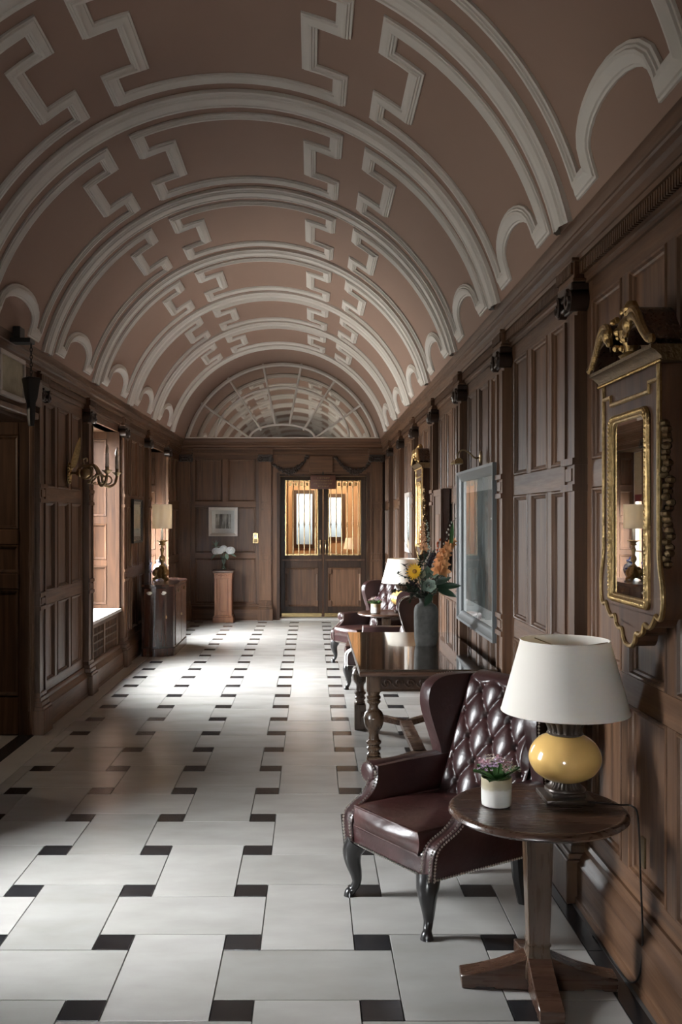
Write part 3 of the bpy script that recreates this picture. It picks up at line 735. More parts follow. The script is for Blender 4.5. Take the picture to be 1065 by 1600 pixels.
# hanging board with faint carved lines
t = thing('carved_sign_board', 'red-brown wooden board with faint carved lettering hung over the double doors', 'sign', (.192, 15.60, 2.13))
bm = boxes((-.205, .205, -.03, 0, 0, .225)); bevel(bm, .006, 2); obj('board', bm, wood('sign_wood', (.06, .02, .012), (.12, .045, .028), .4, 'X', vary=.05), t)
bm = B(); rnd = random.Random(5)
for zc, wd in ((.18, .09), (.135, .15), (.09, .15), (.045, .08)):
    x = -wd
    while x < wd:
        l = rnd.uniform(.008, .02); box(bm, x, x+l*.5, -.033, -.028, zc-.012, zc+.012); box(bm, x, x+l, -.033, -.028, zc+rnd.choice((-.012, .004, .009)), zc+.012); x += l+.008
obj('worn_lettering', bm, OLDBRASS, t, kind='stuff')
obj('hook', boxes((-.012, .012, -.01, .0, .22, .3)), BLACK, t)
# lobby
L = thing('wall_lobby', 'warm oak panelled walls of the lobby beyond the glazed doors', 'wall', kind='structure')
WY = 18.3
bm = boxes((-1.3, -.28, WY, WY+.1, 0, 3), (.02, .33, WY, WY+.1, 0, 3), (.57, 1.7, WY, WY+.1, 0, 3), (-.28, .02, WY, WY+.1, 0, 1.16), (.33, .57, WY, WY+.1, 0, 1.3), (-.28, .02, WY, WY+.1, 2.12, 3), (.33, .57, WY, WY+.1, 2.05, 3))
obj('end_panelling', bm, LOBBYW, L)
obj('side_panelling', boxes((-1.4, -1.3, 15.95, WY+.1, 0, 3)), LOBBYW, L); obj('side_panelling', boxes((1.7, 1.8, 15.95, WY+.1, 0, 3)), LOBBYW, L)
obj('front_panelling', boxes((-1.4, -.56, 15.9, 15.98, 0, 3), (.945, 1.8, 15.9, 15.98, 0, 3), (-.56, .945, 15.9, 15.98, 2.42, 3)), LOBBYW, L)
for x0, x1, z0, z1, k in ((-.28, .02, 1.16, 2.12, .78), (.33, .57, 1.3, 2.05, 0)):
    obj('window_frame', boxes((x0-.07, x0, WY-.04, WY+.08, z0-.07, z1+.07), (x1, x1+.07, WY-.04, WY+.08, z0-.07, z1+.07), (x0, x1, WY-.04, WY+.08, z0-.07, z0), (x0, x1, WY-.04, WY+.08, z1, z1+.07)), OAKD, L)
    obj('window_pane', boxes((x0, x1, WY+.05, WY+.055, z0, z1)), glass('dimmed_lobby_glass_%d' % k, (.15, .155, .155)), L)  # pane tinted grey to dim the bright sky behind it
obj('ceiling_lobby', boxes((-1.4, 1.8, 15.9, WY+.1, 3, 3.05)), WHITEP, label='white ceiling of the lobby beyond the doors', cat='ceiling', kind='structure')
obj('floor_lobby', boxes((-1.4, 1.8, 15.95, WY+.1, -.1, -.002)), OAKX, label='floor of the lobby beyond the doors', cat='floor', kind='structure')
t = thing('added_lobby_lamp', 'unseen brass and glass ceiling lamp added to light the lobby beyond the doors', 'lamp', (.2, 17.0, 2.98))
bm = B(); lathe(bm, [(.12, .02), (.12, 0), (.05, -.02), (.02, -.05)], 20); obj('rose', bm, BRASS, t)
l = bpy.data.lights.new('added_lobby_light', 'POINT'); l.energy = 230; l.color = (1, .78, .5); l.shadow_soft_size = .1  # unseen warm light added above the lobby
o = bpy.data.objects.new('added_lobby_light', l); C.objects.link(o); o.parent = t; o.location = (0, 0, -.25)
t = thing('lobby_console', 'oak console in the lobby carrying a small lamp', 'table', (.55, 17.3, 0))
bm = boxes((-.5, .5, -.2, .2, .82, .86)); bevel(bm, .006, 2); obj('top', bm, LOBBYW, t)
for x in (-.46, .46):
    for y in (-.16, .16): obj('leg', boxes((x-.02, x+.02, y-.02, y+.02, 0, .82)), LOBBYW, t)
t = thing('small_lobby_lamp', 'small white-shaded lamp seen through the right door pane', 'lamp', (.68, 17.3, .86))
bm = B(); lathe(bm, [(.06, 0), (.06, .02), (.02, .04), (.03, .12), (.015, .2), (.01, .28)], 16); obj('base', bm, BRASS, t)
bm = B(); lathe(bm, [(.10, .24), (.06, .44)], 24, cap=False); obj('lamp_shade', bm, SHADE, t)

# ============================================================ WING ARMCHAIRS
def nails(bm, pts, step=.0135, r=.0066):
    pts = [Vector(p) for p in pts]; acc = 0
    for a, b in zip(pts, pts[1:]):
        L = (b-a).length; d = acc
        while d < L:
            p = a+(b-a)*(d/L)
            v = [bm.verts.new(p+Vector(q)*r) for q in ((1, 0, 0), (0, 1, 0), (-1, 0, 0), (0, -1, 0), (0, 0, 1), (0, 0, -1))]
            for i in range(4):
                bm.faces.new((v[i], v[(i+1) % 4], v[4])); bm.faces.new((v[(i+1) % 4], v[i], v[5]))
            d += step
        acc = d-L
def make_chair(lab):
    t = thing('wing_armchair', lab, 'armchair', group='oxblood leather wing armchairs')
    bm = boxes((-.268, .268, -.285, .33, .228, .335)); bevel(bm, .018, 3); obj('seat_frame', bm, LEATHER, t)
    # seat cushion
    bm = B(); nx = 18
    def cush(a, b):
        return None
    top = lambda a, b: Vector((-.212+.424*a, -.292+.52*b, .408+.016*(sin(pi*a)*sin(pi*min(1, b*1.0+.02)))**.5+.004*sin(9*a+4*b)))
    gridf(bm, top, nx, nx)
    def side(a, b):
        q = a*4; k = int(q) % 4; f = q-int(q)
        c = [(-1, -1), (1, -1), (1, 1), (-1, 1)]; p0, p1 = c[k], c[(k+1) % 4]
        x = p0[0]+(p1[0]-p0[0])*f; y = p0[1]+(p1[1]-p0[1])*f; bul = .024*sin(pi*b)*(.4+.6*sin(pi*f))
        nx_, ny_ = [(0, -1), (1, 0), (0, 1), (-1, 0)][k]
        return Vector((.212*x+nx_*bul, -.032+.26*y+ny_*bul, .318+.09*b))
    gridf(bm, side, 48, 6, closeu=True); bmesh.ops.remove_doubles(bm, verts=bm.verts[:], dist=.0006)
    cu = obj('seat_cushion', bm, SEAT, t, ang=50)
    bm = B()
    for z in (.408, .32): tube(bm, [(-.214, -.294, z), (.214, -.294, z), (.214, .225, z), (-.214, .225, z)], .0055, 6, closed=True)
    obj('piping', bm, SEAT, cu)
    # tufted back: puffs between diamond folds
    buttons = []; DX, DZ = .145, .105
    def back(u, v, h=0):
        x = -.245+.49*u; k = v*.72
        if k < .5: y, z, n = .215+.40*k, .395+.99*k, Vector((0, -.927, .375))
        else:
            a = (k-.5)/.22*pi*.75; y = .415+.047-.047*cos(a)+.0; z = .89+.035*sin(a)*.9; n = Vector((0, -cos(a), sin(a)))
        return Vector((x*(1+.10*min(k, .5)), y, z))+n*h
    def puff(u, v):
        x = -.245+.49*u; s = v*.74
        a = x/DX+(s-.06)/(2*DZ)*1.0; b = x/DX-(s-.06)/(2*DZ)
        fa, fb = abs(sin(pi*a)), abs(sin(pi*b))
        h = .034*(fa*fb)**.34
        da, db = a-round(a), b-round(b); dd = da*da+db*db
        h -= .026*math.exp(-dd/.012)
        edge = min(1, min(u, 1-u)/.07); top = 1-min(1, max(0, (s-.50)/.05))
        return h*edge*top+(.018*(1-top))*edge
    bm = B(); gridf(bm, lambda u, v: back(u, v, puff(u, v)), 84, 110); bk = obj('tufted_back', bm, LEATHER, t, ang=80)
    bb = B(); ball(bb, (0, 0, 0), (.011, .007, .011), 10, 6); bme = mesh_of(bb, BUTTON, 'button')
    for i in range(-6, 7):
        for j in range(-10, 11):
            x = (i+j)/2*DX; s = (i-j)*DZ+.06
            if abs(x) < .225 and .03 < s < .5: mobj('button', bme, bk, back((x+.245)/.49, s/.74, -.006), (radians(-20), 0, 0))
    bm = B(); prism(bm, [(.26, .235), (.335, .235), (.50, .70), (.535, .88), (.515, .915), (.47, .92), (.43, .885), (.34, .66), (.235, .40)], -.272, .272, lambda a, b, s: Vector((s*(1+.04*(b-.3)), a, b))); bevel(bm, .012, 2)
    obj('back_shell', bm, LEATHER, t)
    # arms and wings
    for sx in (-1, 1):
        ap = smoothpts([(-.288, .232, 0), (-.288, .33, 0), (-.262, .375, 0), (-.19, .415, 0), (-.148, .455, 0), (-.128, .50, 0), (-.125, .545, 0)], 4)
        poly = [(p.x, p.y) for p in ap]+[(.05, .55), (.31, .55), (.36, .5), (.335, .232)]
        xo = lambda z: .262+.13*(z-.23)
        bm = B(); prism(bm, poly, -.031, .031, lambda a, b, s: Vector((sx*(xo(b)+s), a, b))); bevel(bm, .009, 2)
        ar = obj('arm', bm, LEATHER, t)
        R = .05; cx, cz = .335, .507
        bm = B(); gridf(bm, lambda a, b: Vector((sx*(cx-.01*b+(R*1.15-.004*b)*cos(2*pi*a)), -.13+.44*b, cz+.0*b+R*sin(2*pi*a))), 22, 6, closeu=True)
        def scroll(a, b): return Vector((sx*(cx+R*1.15*cos(2*pi*a)*b), -.13-.016*sqrt(max(0, 1-b*b)), cz+R*sin(2*pi*a)*b))
        gridf(bm, scroll, 22, 5, closeu=True); bmesh.ops.remove_doubles(bm, verts=bm.verts[:], dist=.0005)
        obj('arm_roll', bm, LEATHER, ar, ang=60)
        bm = B()
        for off in (-.024, .024): nails(bm, [(sx*(xo(p.y)+off), p.x-.0085, p.y+.004) for p in ap[:-2]])
        nails(bm, [(sx*(xo(p.y)+.0335), p.x+.012, p.y+.002) for p in ap[:-2]])
        nails(bm, [(sx*(cx+R*1.05*cos(q)), -.134, cz+R*.92*sin(q)) for q in [radians(-75+6*k) for k in range(46)]])
        nails(bm, [(sx*(xo(.236)+.0325), y, .238) for y in (-.27, .33)])
        obj('nail_heads', bm, STEEL, ar, kind='stuff')
        wp = smoothpts([(.275, .48, 0), (.262, .58, 0), (.225, .70, 0), (.205, .79, 0), (.218, .865, 0), (.27, .908, 0), (.35, .92, 0), (.44, .918, 0), (.515, .905, 0), (.49, .78, 0), (.43, .56, 0), (.39, .46, 0)], 4)
        bm = B(); prism(bm, [(p.x, p.y) for p in wp], -.034, .034, lambda a, b, s: Vector((sx*(.268+(.5-a)*.24+.02*(b-.6)+s), a, b))); bevel(bm, .02, 3, 50)
        wg = obj('wing', bm, LEATHER, t, ang=55)
        bm = B(); nails(bm, [(sx*(.268+(.5-p.x)*.24+.02*(p.y-.6)+.036), p.x+.012, p.y-.004) for p in wp[:26]]); obj('nail_heads', bm, STEEL, wg, kind='stuff')
        # legs
        pts = smoothpts([(sx*.243, -.262, .236), (sx*.256, -.277, .195), (sx*.255, -.275, .15), (sx*.247, -.265, .10), (sx*.245, -.263, .06), (sx*.254, -.276, .03), (sx*.262, -.285, .016), (sx*.263, -.286, 0)], 4)
        rk = [.05, .045, .036, .027, .02, .0175, .024, .028]; rr = []
        for i in range(len(pts)):
            f = i/4; k = min(6, int(f)); rr.append(rk[k]+(rk[k+1]-rk[k])*(f-k))
        bm = B(); tube(bm, pts, rr, 12)
        for v in bm.verts: v.co.z = max(0, v.co.z)
        obj('leg', bm, BLACKW, t)
        bm = B(); tube(bm, [(sx*.21, .262, .24), (sx*.212, .27, .12), (sx*.216, .292, .0)], [.033, .028, .024], 8)
        for v in bm.verts: v.co.z = max(0, v.co.z)
        obj('leg', bm, BLACKW, t)
    bm = B(); nails(bm, [(-.25, -.288, .242), (.25, -.288, .242)]); obj('nail_heads', bm, STEEL, t, kind='stuff')
    return t
ch = make_chair('oxblood leather wing armchair with buttoned back beside the nearest pedestal table')
ch.location = (.554, 4.178, 0); ch.rotation_euler.z = radians(-56.9)
c2 = copy_tree(ch); c2.location = (.635, 11.05, 0); c2['label'] = 'farthest leather wing armchair, facing us behind the far pedestal table'
c3 = copy_tree(ch); c3.location = (.645, 9.56, 0); c3.rotation_euler.z = radians(-94); c3['label'] = 'leather wing armchair seen side-on just beyond the glass-topped table'

# ============================================================ PEDESTAL TABLES, LAMPS, POT PLANTS
def make_side_table(lab):
    t = thing('pedestal_table', lab, 'table', group='round pedestal tables')
    bm = B(); R = .3156
    lathe(bm, [(0, .603), (R-.03, .603), (R-.012, .608), (R, .618), (R-.002, .628), (R-.01, .635), (R-.02, .6365), (R-.03, .633), (0, .633)], 72, cap=False); obj('table_top', bm, WALNUT, t, ang=40)
    bm = B(); prism(bm, [(-.14, .575), (.14, .575), (.12, .603), (-.12, .603)], -.03, .03, lambda a, b, s: Vector((a, s, b))); prism(bm, [(-.14, .575), (.14, .575), (.12, .603), (-.12, .603)], -.03, .03, lambda a, b, s: Vector((s, a, b))); obj('bearer', bm, WALNUT, t)
    bm = B(); P = [(.047, .6), (.037, .165)]
    prof = [(.050, .60), (.037, .165), (.041, .163), (.041, .155), (.037, .15), (.038, .13), (.047, .10), (.05, .085), (.05, .04)]
    rings = [[bm.verts.new((sx*r, sy*r, z)) for sx, sy in ((-1, -1), (1, -1), (1, 1), (-1, 1))] for r, z in prof]
    for a, b in zip(rings, rings[1:]):
        for i in range(4): bm.faces.new((a[i], a[(i+1) % 4], b[(i+1) % 4], b[i]))
    bm.faces.new(rings[0]); bm.faces.new(rings[-1]); bevel(bm, .003, 1); obj('column', bm, WALNUTZ, t)
    for k in range(4):
        bm = B(); prism(bm, [(.03, .0), (.155, .0), (.16, .006), (.22, .006), (.225, 0), (.272, .0), (.275, .045), (.22, .055), (.14, .075), (.08, .098), (.03, .118)], -.042, .042, lambda a, b, s: Vector((a*cos(k*pi/2)-s*sin(k*pi/2), a*sin(k*pi/2)+s*cos(k*pi/2), b))); bevel(bm, .003, 1); obj('foot', bm, WALNUT, t)
    return t
pt = make_side_table('dark round pedestal table with cross-shaped foot, nearest to us'); pt.location = (.808, 3.43, 0); pt.rotation_euler.z = radians(-3)
pt2 = copy_tree(pt); pt2.location = (.82, 10.47, 0); pt2['label'] = 'far round pedestal table between the two distant wing armchairs'

def make_lamp(lab):
    t = thing('table_lamp', lab, 'lamp', group='yellow ceramic table lamps')
    bm = boxes((-.088, .088, -.088, .088, 0, .018), (-.062, .062, -.062, .062, .018, .034)); bevel(bm, .004, 2); obj('base', bm, BRONZE, t)
    bm = B(); fl = lambda n, d: (lambda a, z: 1+d*abs(sin(n*a/2)))
    lathe(bm, [(.07, .032), (.074, .037), (.072, .043), (.062, .047)], 32)
    lathe(bm, [(.06, .046), (.05, .056), (.047, .066), (.052, .08)], 96, fl=fl(24, .09)); obj('fluted_foot', bm, BRONZE, t)
    bm = B(); lathe(bm, smooth2([(.042, .066), (.072, .074), (.110, .10), (.130, .138), (.130, .168), (.114, .203), (.087, .227), (.055, .241)]), 48); obj('ceramic_body', bm, YELLOW, t)
    bm = B(); lathe(bm, [(.06, .236), (.067, .242), (.062, .248)], 32); lathe(bm, [(.057, .246), (.055, .256), (.062, .275), (.078, .30), (.05, .318), (.02, .325)], 96, fl=fl(16, .12)); obj('fluted_collar', bm, BRONZE, t)
    bm = B(); tube(bm, [(0, 0, .32), (0, 0, .56)], .006, 8)
    for k in range(3): tube(bm, [(0, 0, .55), (.158*cos(k*2.1), .158*sin(k*2.1), .575)], .002, 5)
    obj('stem', bm, OLDBRASS, t)
    bm = B(); lathe(bm, [(.2326, .323), (.161, .5845), (.159, .5845), (.2305, .323), (.2326, .323)], 64, cap=False)
    sh = obj('lamp_shade', bm, SHADE, t)
    bm = B(); tube(bm, [(.161*cos(q*pi/24), .161*sin(q*pi/24), .5845) for q in range(48)], .002, 5, closed=True); obj('rim', bm, SHADE, sh); bm = B(); tube(bm, [(.232*cos(q*pi/24), .232*sin(q*pi/24), .324) for q in range(48)], .002, 5, closed=True); obj('rim', bm, SHADE, sh)
    bm = B(); lathe(bm, [(.012, .40), (.02, .41), (.03, .45), (.02, .485), (0, .495)], 16); obj('bulb', bm, BULB, t)
    return t
def smooth2(p, k=4): return [(q.x, q.y) for q in smoothpts([(a, b, 0) for a, b in p], k)]
lm = make_lamp('yellow ceramic table lamp with cream shade on the nearest pedestal table'); lm.location = (.935, 3.54, .6335)
lm2 = copy_tree(lm); lm2.location = (1.0, 10.5, .6335); lm2['label'] = 'far yellow ceramic table lamp between the two distant wing armchairs'
bm = B(); tube(bm, smoothpts([(.0, -.06, .012), (.07, -.09, .013), (.16, -.12, .013), (.206, -.13, .010), (.222, -.14, -.03), (.226, -.15, -.2), (.215, -.20, -.5), (.20, -.1, -.625), (.19, .3, -.628)], 8), .0035, 6); obj('flex', bm, CORD, lm)

def petal(bm, base, d, up, L, w, curl=.3, n=4, m=2, pw=.6):
    d = Vector(d).normalized(); up = Vector(up); up = (up-d*up.dot(d)); up = up.normalized() if up.length > 1e-5 else d.orthogonal().normalized(); s = d.cross(up)
    base = Vector(base)
    def f(a, b):
        ww = w*max(.06, sin(pi*(a*.88+.1)))**pw; q = (b-.5)*2
        return base+d*(L*a)+s*(ww*q*.5)+up*(curl*L*a*a+.12*w*q*q)
    gridf(bm, f, n, m)
def make_pot(lab):
    t = thing('potted_kalanchoe', lab, 'plant', group='pot plants on the pedestal tables')
    bm = B(); lathe(bm, [(.045, 0), (.052, .004), (.054, .02), (.0545, .1), (.053, .102), (.051, .1), (.05, .085), (0, .085)], 40, cap=True); obj('pot', bm, POT, t)
    rnd = random.Random(2)
    for k in range(16):
        a = k*2.4; e = .25+.5*rnd.random(); r = .02+.02*rnd.random(); bm = B()
        petal(bm, (r*cos(a)*.5, r*sin(a)*.5, .09), (cos(a), sin(a), e*1.7), (0, 0, 1),   .065+.02*rnd.random(), .044, -.25, 5, 2); obj('leaf', bm, LEAF, t)
    for k in range(15):
        a = k*2.4; r = .068*sqrt((k+.5)/15); cx, cy, cz = r*cos(a), r*sin(a), .168-.6*r+.014*rnd.random(); bm = B()
        for q in range(13):
            p = Vector((cx+rnd.gauss(0, .0085), cy+rnd.gauss(0, .0085), cz+rnd.gauss(0, .006)))
            for w_ in range(4):
                b = w_*pi/2+rnd.random(); petal(bm, p, (cos(b), sin(b), .5), (0, 0, 1), .0085, .0075, .1, 2, 1)
        hd = obj('flower_head', bm, [PINK, PINKW, LILAC, PINKW, PINK][k % 5], t)
        bm = B(); tube(bm, [(cx*.3, cy*.3, .09), (cx, cy, cz-.003)], .0015, 4); obj('stem', bm, LEAF, hd)
    return t
pk = make_pot('small pink-flowering plant in a two-tone glazed pot on the nearest pedestal table'); pk.location = (.667, 3.46, .6335)
pk2 = copy_tree(pk); pk2.location = (.70, 10.42, .6335); pk2['label'] = 'pink-flowering plant in a pale pot on the far pedestal table'; pk2.rotation_euler.z = 1

# ============================================================ GLASS-TOPPED OAK TABLE
t = thing('glass_topped_table', 'long oak table with reflective glass top, turned legs and carved frieze', 'table', (.71, 6.75, 0))
bm = boxes((-.42, .42, -.95, .95, .705, .738)); bevel(bm, .01, 3); obj('table_top', bm, WALNUT, t, ang=12)
bm = boxes((-.418, .418, -.948, .948, .739, .750)); bevel(bm, .003, 2); obj('glass_sheet', bm, TABLEGLASS, t, ang=12)
for sx in (-1, 1): obj('apron', boxes((sx*.33-.015, sx*.33+.015, -.82, .82, .605, .705)), OAKD, t)
for sy in (-1, 1):
    a = obj('apron', boxes((-.29, .29, sy*.86-.015, sy*.86+.015, .605, .705)), OAKD, t)
    if sy < 0:
        bm = B()
        for k in range(8):
            for s in (-1, 1):
                c = (-.25+k*.072, 0, .655); pts = []
                for q in range(16):
                    an = q/15*3.6; r = .03*(1-q/18); pts.append((c[0]+s*r*cos(an), sy*.86-.017, c[2]+s*r*sin(an)*1.1))
                tube(bm, pts, .006, 5)
        tube(bm, [(-.29, sy*.86-.017, .698), (.29, sy*.86-.017, .698)], .006, 6); tube(bm, [(-.29, sy*.86-.017, .612), (.29, sy*.86-.017, .612)], .006, 6)
        obj('carved_scrolls', bm, OAKD, a)
LEGP = [(.03, .20), (.04, .205), (.043, .215), (.034, .225), (.034, .232), (.043, .24), (.045, .252), (.036, .262), (.036, .27), (.047, .28), (.048, .292), (.034, .305), (.03, .33), (.034, .355), (.05, .375), (.06, .40), (.063, .428), (.0635, .432), (.0635, .438), (.062, .442), (.055, .468), (.042, .482), (.03, .492), (.027, .51), (.032, .522), (.042, .53), (.044, .54), (.035, .548), (.044, .556), (.045, .566), (.034, .575), (.04, .59), (.04, .60)]
bm = B(); lathe(bm, LEGP, 28); bevel_b = boxes((-.045, .045, -.045, .045, .60, .705), (-.045, .045, -.045, .045, 0, .20))
bevel(bevel_b, .004, 1); tmp = bpy.data.meshes.new('tmp'); bevel_b.to_mesh(tmp); bevel_b.free(); bm.from_mesh(tmp); bpy.data.meshes.remove(tmp)
lme = mesh_of(bm, WALNUTZ, 'leg')
for sx in (-1, 1):
    for sy in (-1, 1): mobj('leg', lme, t, (sx*.325, sy*.83, 0))
def bar(a, b, w, h): 
    a, b = Vector(a), Vector(b); d = (b-a).normalized(); s = Vector((-d.y, d.x, 0)); bm = B()
    v = [bm.verts.new(p+s*q*w+Vector((0, 0, r*h))) for p in (a, b) for q in (-1, 1) for r in (-1, 1)]
    for f in ((0, 1, 3, 2), (4, 6, 7, 5), (0, 4, 5, 1), (2, 3, 7, 6), (0, 2, 6, 4), (1, 5, 7, 3)): bm.faces.new([v[i] for i in f])
    bevel(bm, .006, 2); return bm
obj('stretcher', bar((0, -.50, .125), (0, .50, .125), .045, .022), WALNUT, t)
for sx in (-1, 1):
    for sy in (-1, 1): obj('stretcher', bar((sx*.30, sy*.80, .125), (sx*.0, sy*.46, .125), .028, .022), WALNUT, t)

# ============================================================ STONEWARE VASE AND ITS FLOWERS
t = thing('stone_vase', 'tall rough grey stoneware vase of flowers on the glass-topped table', 'vase', (.826, 6.92, .7505))
bm = B(); lathe(bm, smooth2([(.066, 0), (.075, .004), (.083, .05), (.085, .12), (.086, .2), (.084, .255), (.074, .285), (.053, .30), (.045, .312), (.05, .335), (.047, .338), (.038, .31), (.03, .28), (0, .27)], 3), 40); obj('body', bm, STONEV, t)
VB = Vector((.826, 6.92, 1.04))
def at(px, py, y): return Vector(((px-486)/1500*y, y, EYE-(py-808.5)/1500*y))
def stem(bm, p, r=.003, k=None): 
    p = Vector(p); k = VB+Vector(((p.x-VB.x)*.12, (p.y-VB.y)*.12, .04)); tube(bm, smoothpts([VB, k+Vector((0, 0, .01)), (k+p)/2+Vector((0, 0, .02)), p], 4), r, 5)
def flower(name, lab, cat='flower'): return thing(name, lab, cat, group='flowers in the stoneware vase')
def own(t, p): t.location = p; return Vector(p)
def fl_obj(t, nm, bm, mat):
    for v in bm.verts: v.co -= t.location
    return obj(nm, bm, mat, t)
rnd = random.Random(11)
t = flower('sunflower', 'yellow sunflower at the front of the stoneware vase'); p = at(648, 893, 6.72); t.location = p
nrm = Vector((-.55, -.8, .2)).normalized(); ux = nrm.orthogonal().normalized(); uy = nrm.cross(ux)
for k in range(18):
    a = k*2*pi/18; bm = B(); d = ux*cos(a)+uy*sin(a); petal(bm, p+d*.014, d+nrm*.25, nrm, .046+.008*rnd.random(), .016, .1, 4, 2, .8); fl_obj(t, 'petal', bm, SUN)
bm = B(); ball(bm, p+nrm*.005, .016, 12, 8); fl_obj(t, 'disc', bm, SUNC); bm = B(); stem(bm, p-nrm*.01); fl_obj(t, 'stem', bm, LEAFD)
def rose(p, nrm, r, mat, nm, lab):
    t = flower(nm, lab); t.location = p; nrm = Vector(nrm).normalized(); ux = nrm.orthogonal().normalized(); uy = nrm.cross(ux)
    for ring, (n, rad, tilt, L) in enumerate(((3, .12, 1.6, .55), (5, .25, 1.0, .7), (6, .4, .5, .8))):
        for k in range(n):
            a = k*2*pi/n+ring*.5; d = ux*cos(a)+uy*sin(a); bm = B(); petal(bm, p+d*rad*r*.6, d+nrm*tilt, nrm, L*r, r*.75, .25, 4, 3, .45); fl_obj(t, 'petal', bm, mat)
    bm = B(); stem(bm, p-nrm*.005); fl_obj(t, 'stem', bm, LEAFD); return t
rose(at(675, 896, 6.76), (.05, -.95, .25), .048, SAGE, 'lisianthus', 'upper pale green double flower in the stoneware vase')
rose(at(670, 915, 6.72), (-.05, -.95, .1), .058, SAGE, 'lisianthus', 'lower and larger pale green double flower in the stoneware vase')
rose(at(659, 897, 6.74), (-.2, -.9, .1), .036, CREAM, 'cream_flower', 'small cream flower beside the sunflower in the stoneware vase')
def spike(nm, lab, pts, mat, r, n, y):
    t = flower(nm, lab); P = [at(a, b, y+.05*i) for i, (a, b) in enumerate(pts)]; t.location = P[0]; S_ = smoothpts(P, 6)
    bm = B(); tube(bm, [VB]+S_, .003, 5); fl_obj(t, 'stem', bm, LEAFD)
    for k in range(n):
        q = S_[int(k/(n-1)*(len(S_)-1))]; a = k*2.2; sc = r*(1-.5*k/n); f = Vector((cos(a)*.6-.25, -.8+.3*sin(a), .35)).normalized(); ux = f.orthogonal().normalized(); uy = f.cross(ux); bm = B()
        for j in range(6):
            b = j*pi/3; d = ux*cos(b)+uy*sin(b); petal(bm, q+f*.004, d*.8+f*.8, f, sc, sc*.62, -.25, 4, 2, .7)
        fl_obj(t, 'bloom', bm, mat)
spike('gladiolus', 'apricot gladiolus spike leaning right in the stoneware vase', [(688, 893), (691, 876), (697, 861), (707, 848)], ORANGE, .07, 13, 6.66)
spike('gladiolus', 'upright peach flower spike rising left of the apricot gladiolus', [(662, 858), (661, 845), (660, 832), (660, 818)], PEACH, .034, 16, 6.9)
spike('bell_spike', 'upright pale green bell spike in the stoneware vase', [(668, 862), (669, 845), (668, 828), (666, 814)], SAGE, .016, 16, 7.0)
def sprig(nm, lab, pts, mats, y, n, sz, leaf=True, tw=.0022):
    t = flower(nm, lab, 'foliage' if leaf else 'flower'); P = [at(a, b, y) for a, b in pts]; t.location = P[-1]; S_ = smoothpts(P, 6)
    bm = B(); tube(bm, smoothpts([VB, VB+Vector((0, 0, .06)), P[0]], 4)[:-1]+S_, tw, 5); fl_obj(t, 'stem', bm, TWIG)
    bm = B()
    for k in range(n):
        q = S_[int((k+1)/n*(len(S_)-1))]; a = rnd.random()*6.28
        d = Vector((cos(a), sin(a)*.6, rnd.uniform(-.3, .8)))
        if leaf: petal(bm, q, d, (0, 0, 1), sz*rnd.uniform(.7, 1.2), sz*.5, -.2, 3, 1)
        else: ball(bm, q+d*sz*.9, (sz*.55, sz*.55, sz*.75), 7, 5)
    fl_obj(t, 'leaves' if leaf else 'buds', bm, mats).__setitem__('kind', 'stuff'); return t
sprig('budded_twig', 'pale budded twig reaching up right beside the grey picture', [(690, 870), (696, 845), (702, 828), (709, 812)], PALEBUD, 6.85, 10, .011, False)
sprig('budded_twig', 'short pale budded twig under the upright peach spike', [(665, 880), (668, 868), (671, 856)], PALEBUD, 6.8, 12, .009, False)
sprig('berry_sprig', 'dark berry cluster in the middle of the stoneware vase', [(668, 890), (672, 878), (678, 866)], BERRY, 6.78, 70, .014, False)
sprig('berry_sprig', 'dark berry cluster low at the left of the sunflower', [(655, 925), (648, 915), (640, 908)], BERRY, 6.8, 40, .012, False)
sprig('dark_foliage', 'dark leafy twig spreading left across the far lamp', [(652, 925), (638, 915), (622, 914)], LEAFD, 6.75, 64, .036)
sprig('dark_foliage', 'dark leafy twig reaching up left over the far lampshade', [(650, 910), (640, 897), (632, 882)], LEAFD, 6.85, 60, .036)
sprig('dark_foliage', 'dark leafy twig below the sunflower in the stoneware vase', [(655, 930), (646, 926), (638, 922)], LEAFD, 6.7, 60, .036)
sprig('dark_foliage', 'dense dark foliage behind the apricot gladiolus', [(680, 915), (684, 895), (688, 872)], LEAFD, 7.0, 70, .045)
sprig('dark_foliage', 'dense dark foliage above the pale green flowers', [(668, 905), (668, 885), (664, 868)], LEAFD, 6.95, 80, .045)
sprig('dark_foliage', 'dark foliage filling the neck of the stoneware vase', [(662, 936), (660, 925), (668, 918)], LEAFD, 6.85, 60, .04)
sprig('bare_twig', 'thin bare twig pointing left above the far lampshade', [(655, 880), (640, 862), (627, 833)], TWIG, 6.9, 4, .012, True, .0012)
sprig('red_bud_twig', 'twig with orange red buds above the dark berries', [(680, 875), (684, 858), (686, 845)], REDRED, 6.8, 9, .013, False)
for lab, pts, mt, y, n, sz in (
    ('dark seedy foliage rising behind the sunflower', [(660, 915), (655, 890), (658, 868)], LEAFD, 6.95, 100, .042),
    ('dark seedy foliage rising beside the upright peach spike', [(668, 900), (672, 880), (676, 862)], LEAFD, 6.9, 90, .04),
    ('grey green foliage at the right of the pale green flowers', [(676, 930), (684, 915), (690, 900)], LEAFG, 6.9, 50, .04),
    ('dark twig arching left in front of the far yellow lamp', [(650, 928), (632, 922), (612, 926)], LEAFD, 6.7, 60, .032),
    ('dark twig reaching left level with the sunflower', [(648, 905), (634, 902), (620, 896)], LEAFD, 6.8, 50, .03),
    ('dark foliage hanging over the left of the vase neck', [(655, 935), (646, 930), (641, 938)], LEAFD, 6.8, 50, .035),
    ('dark foliage fanning right below the gladiolus', [(678, 920), (690, 905), (700, 888)], LEAFD, 6.95, 70, .03)): sprig('dark_foliage', lab, pts, mt, y, n, sz)
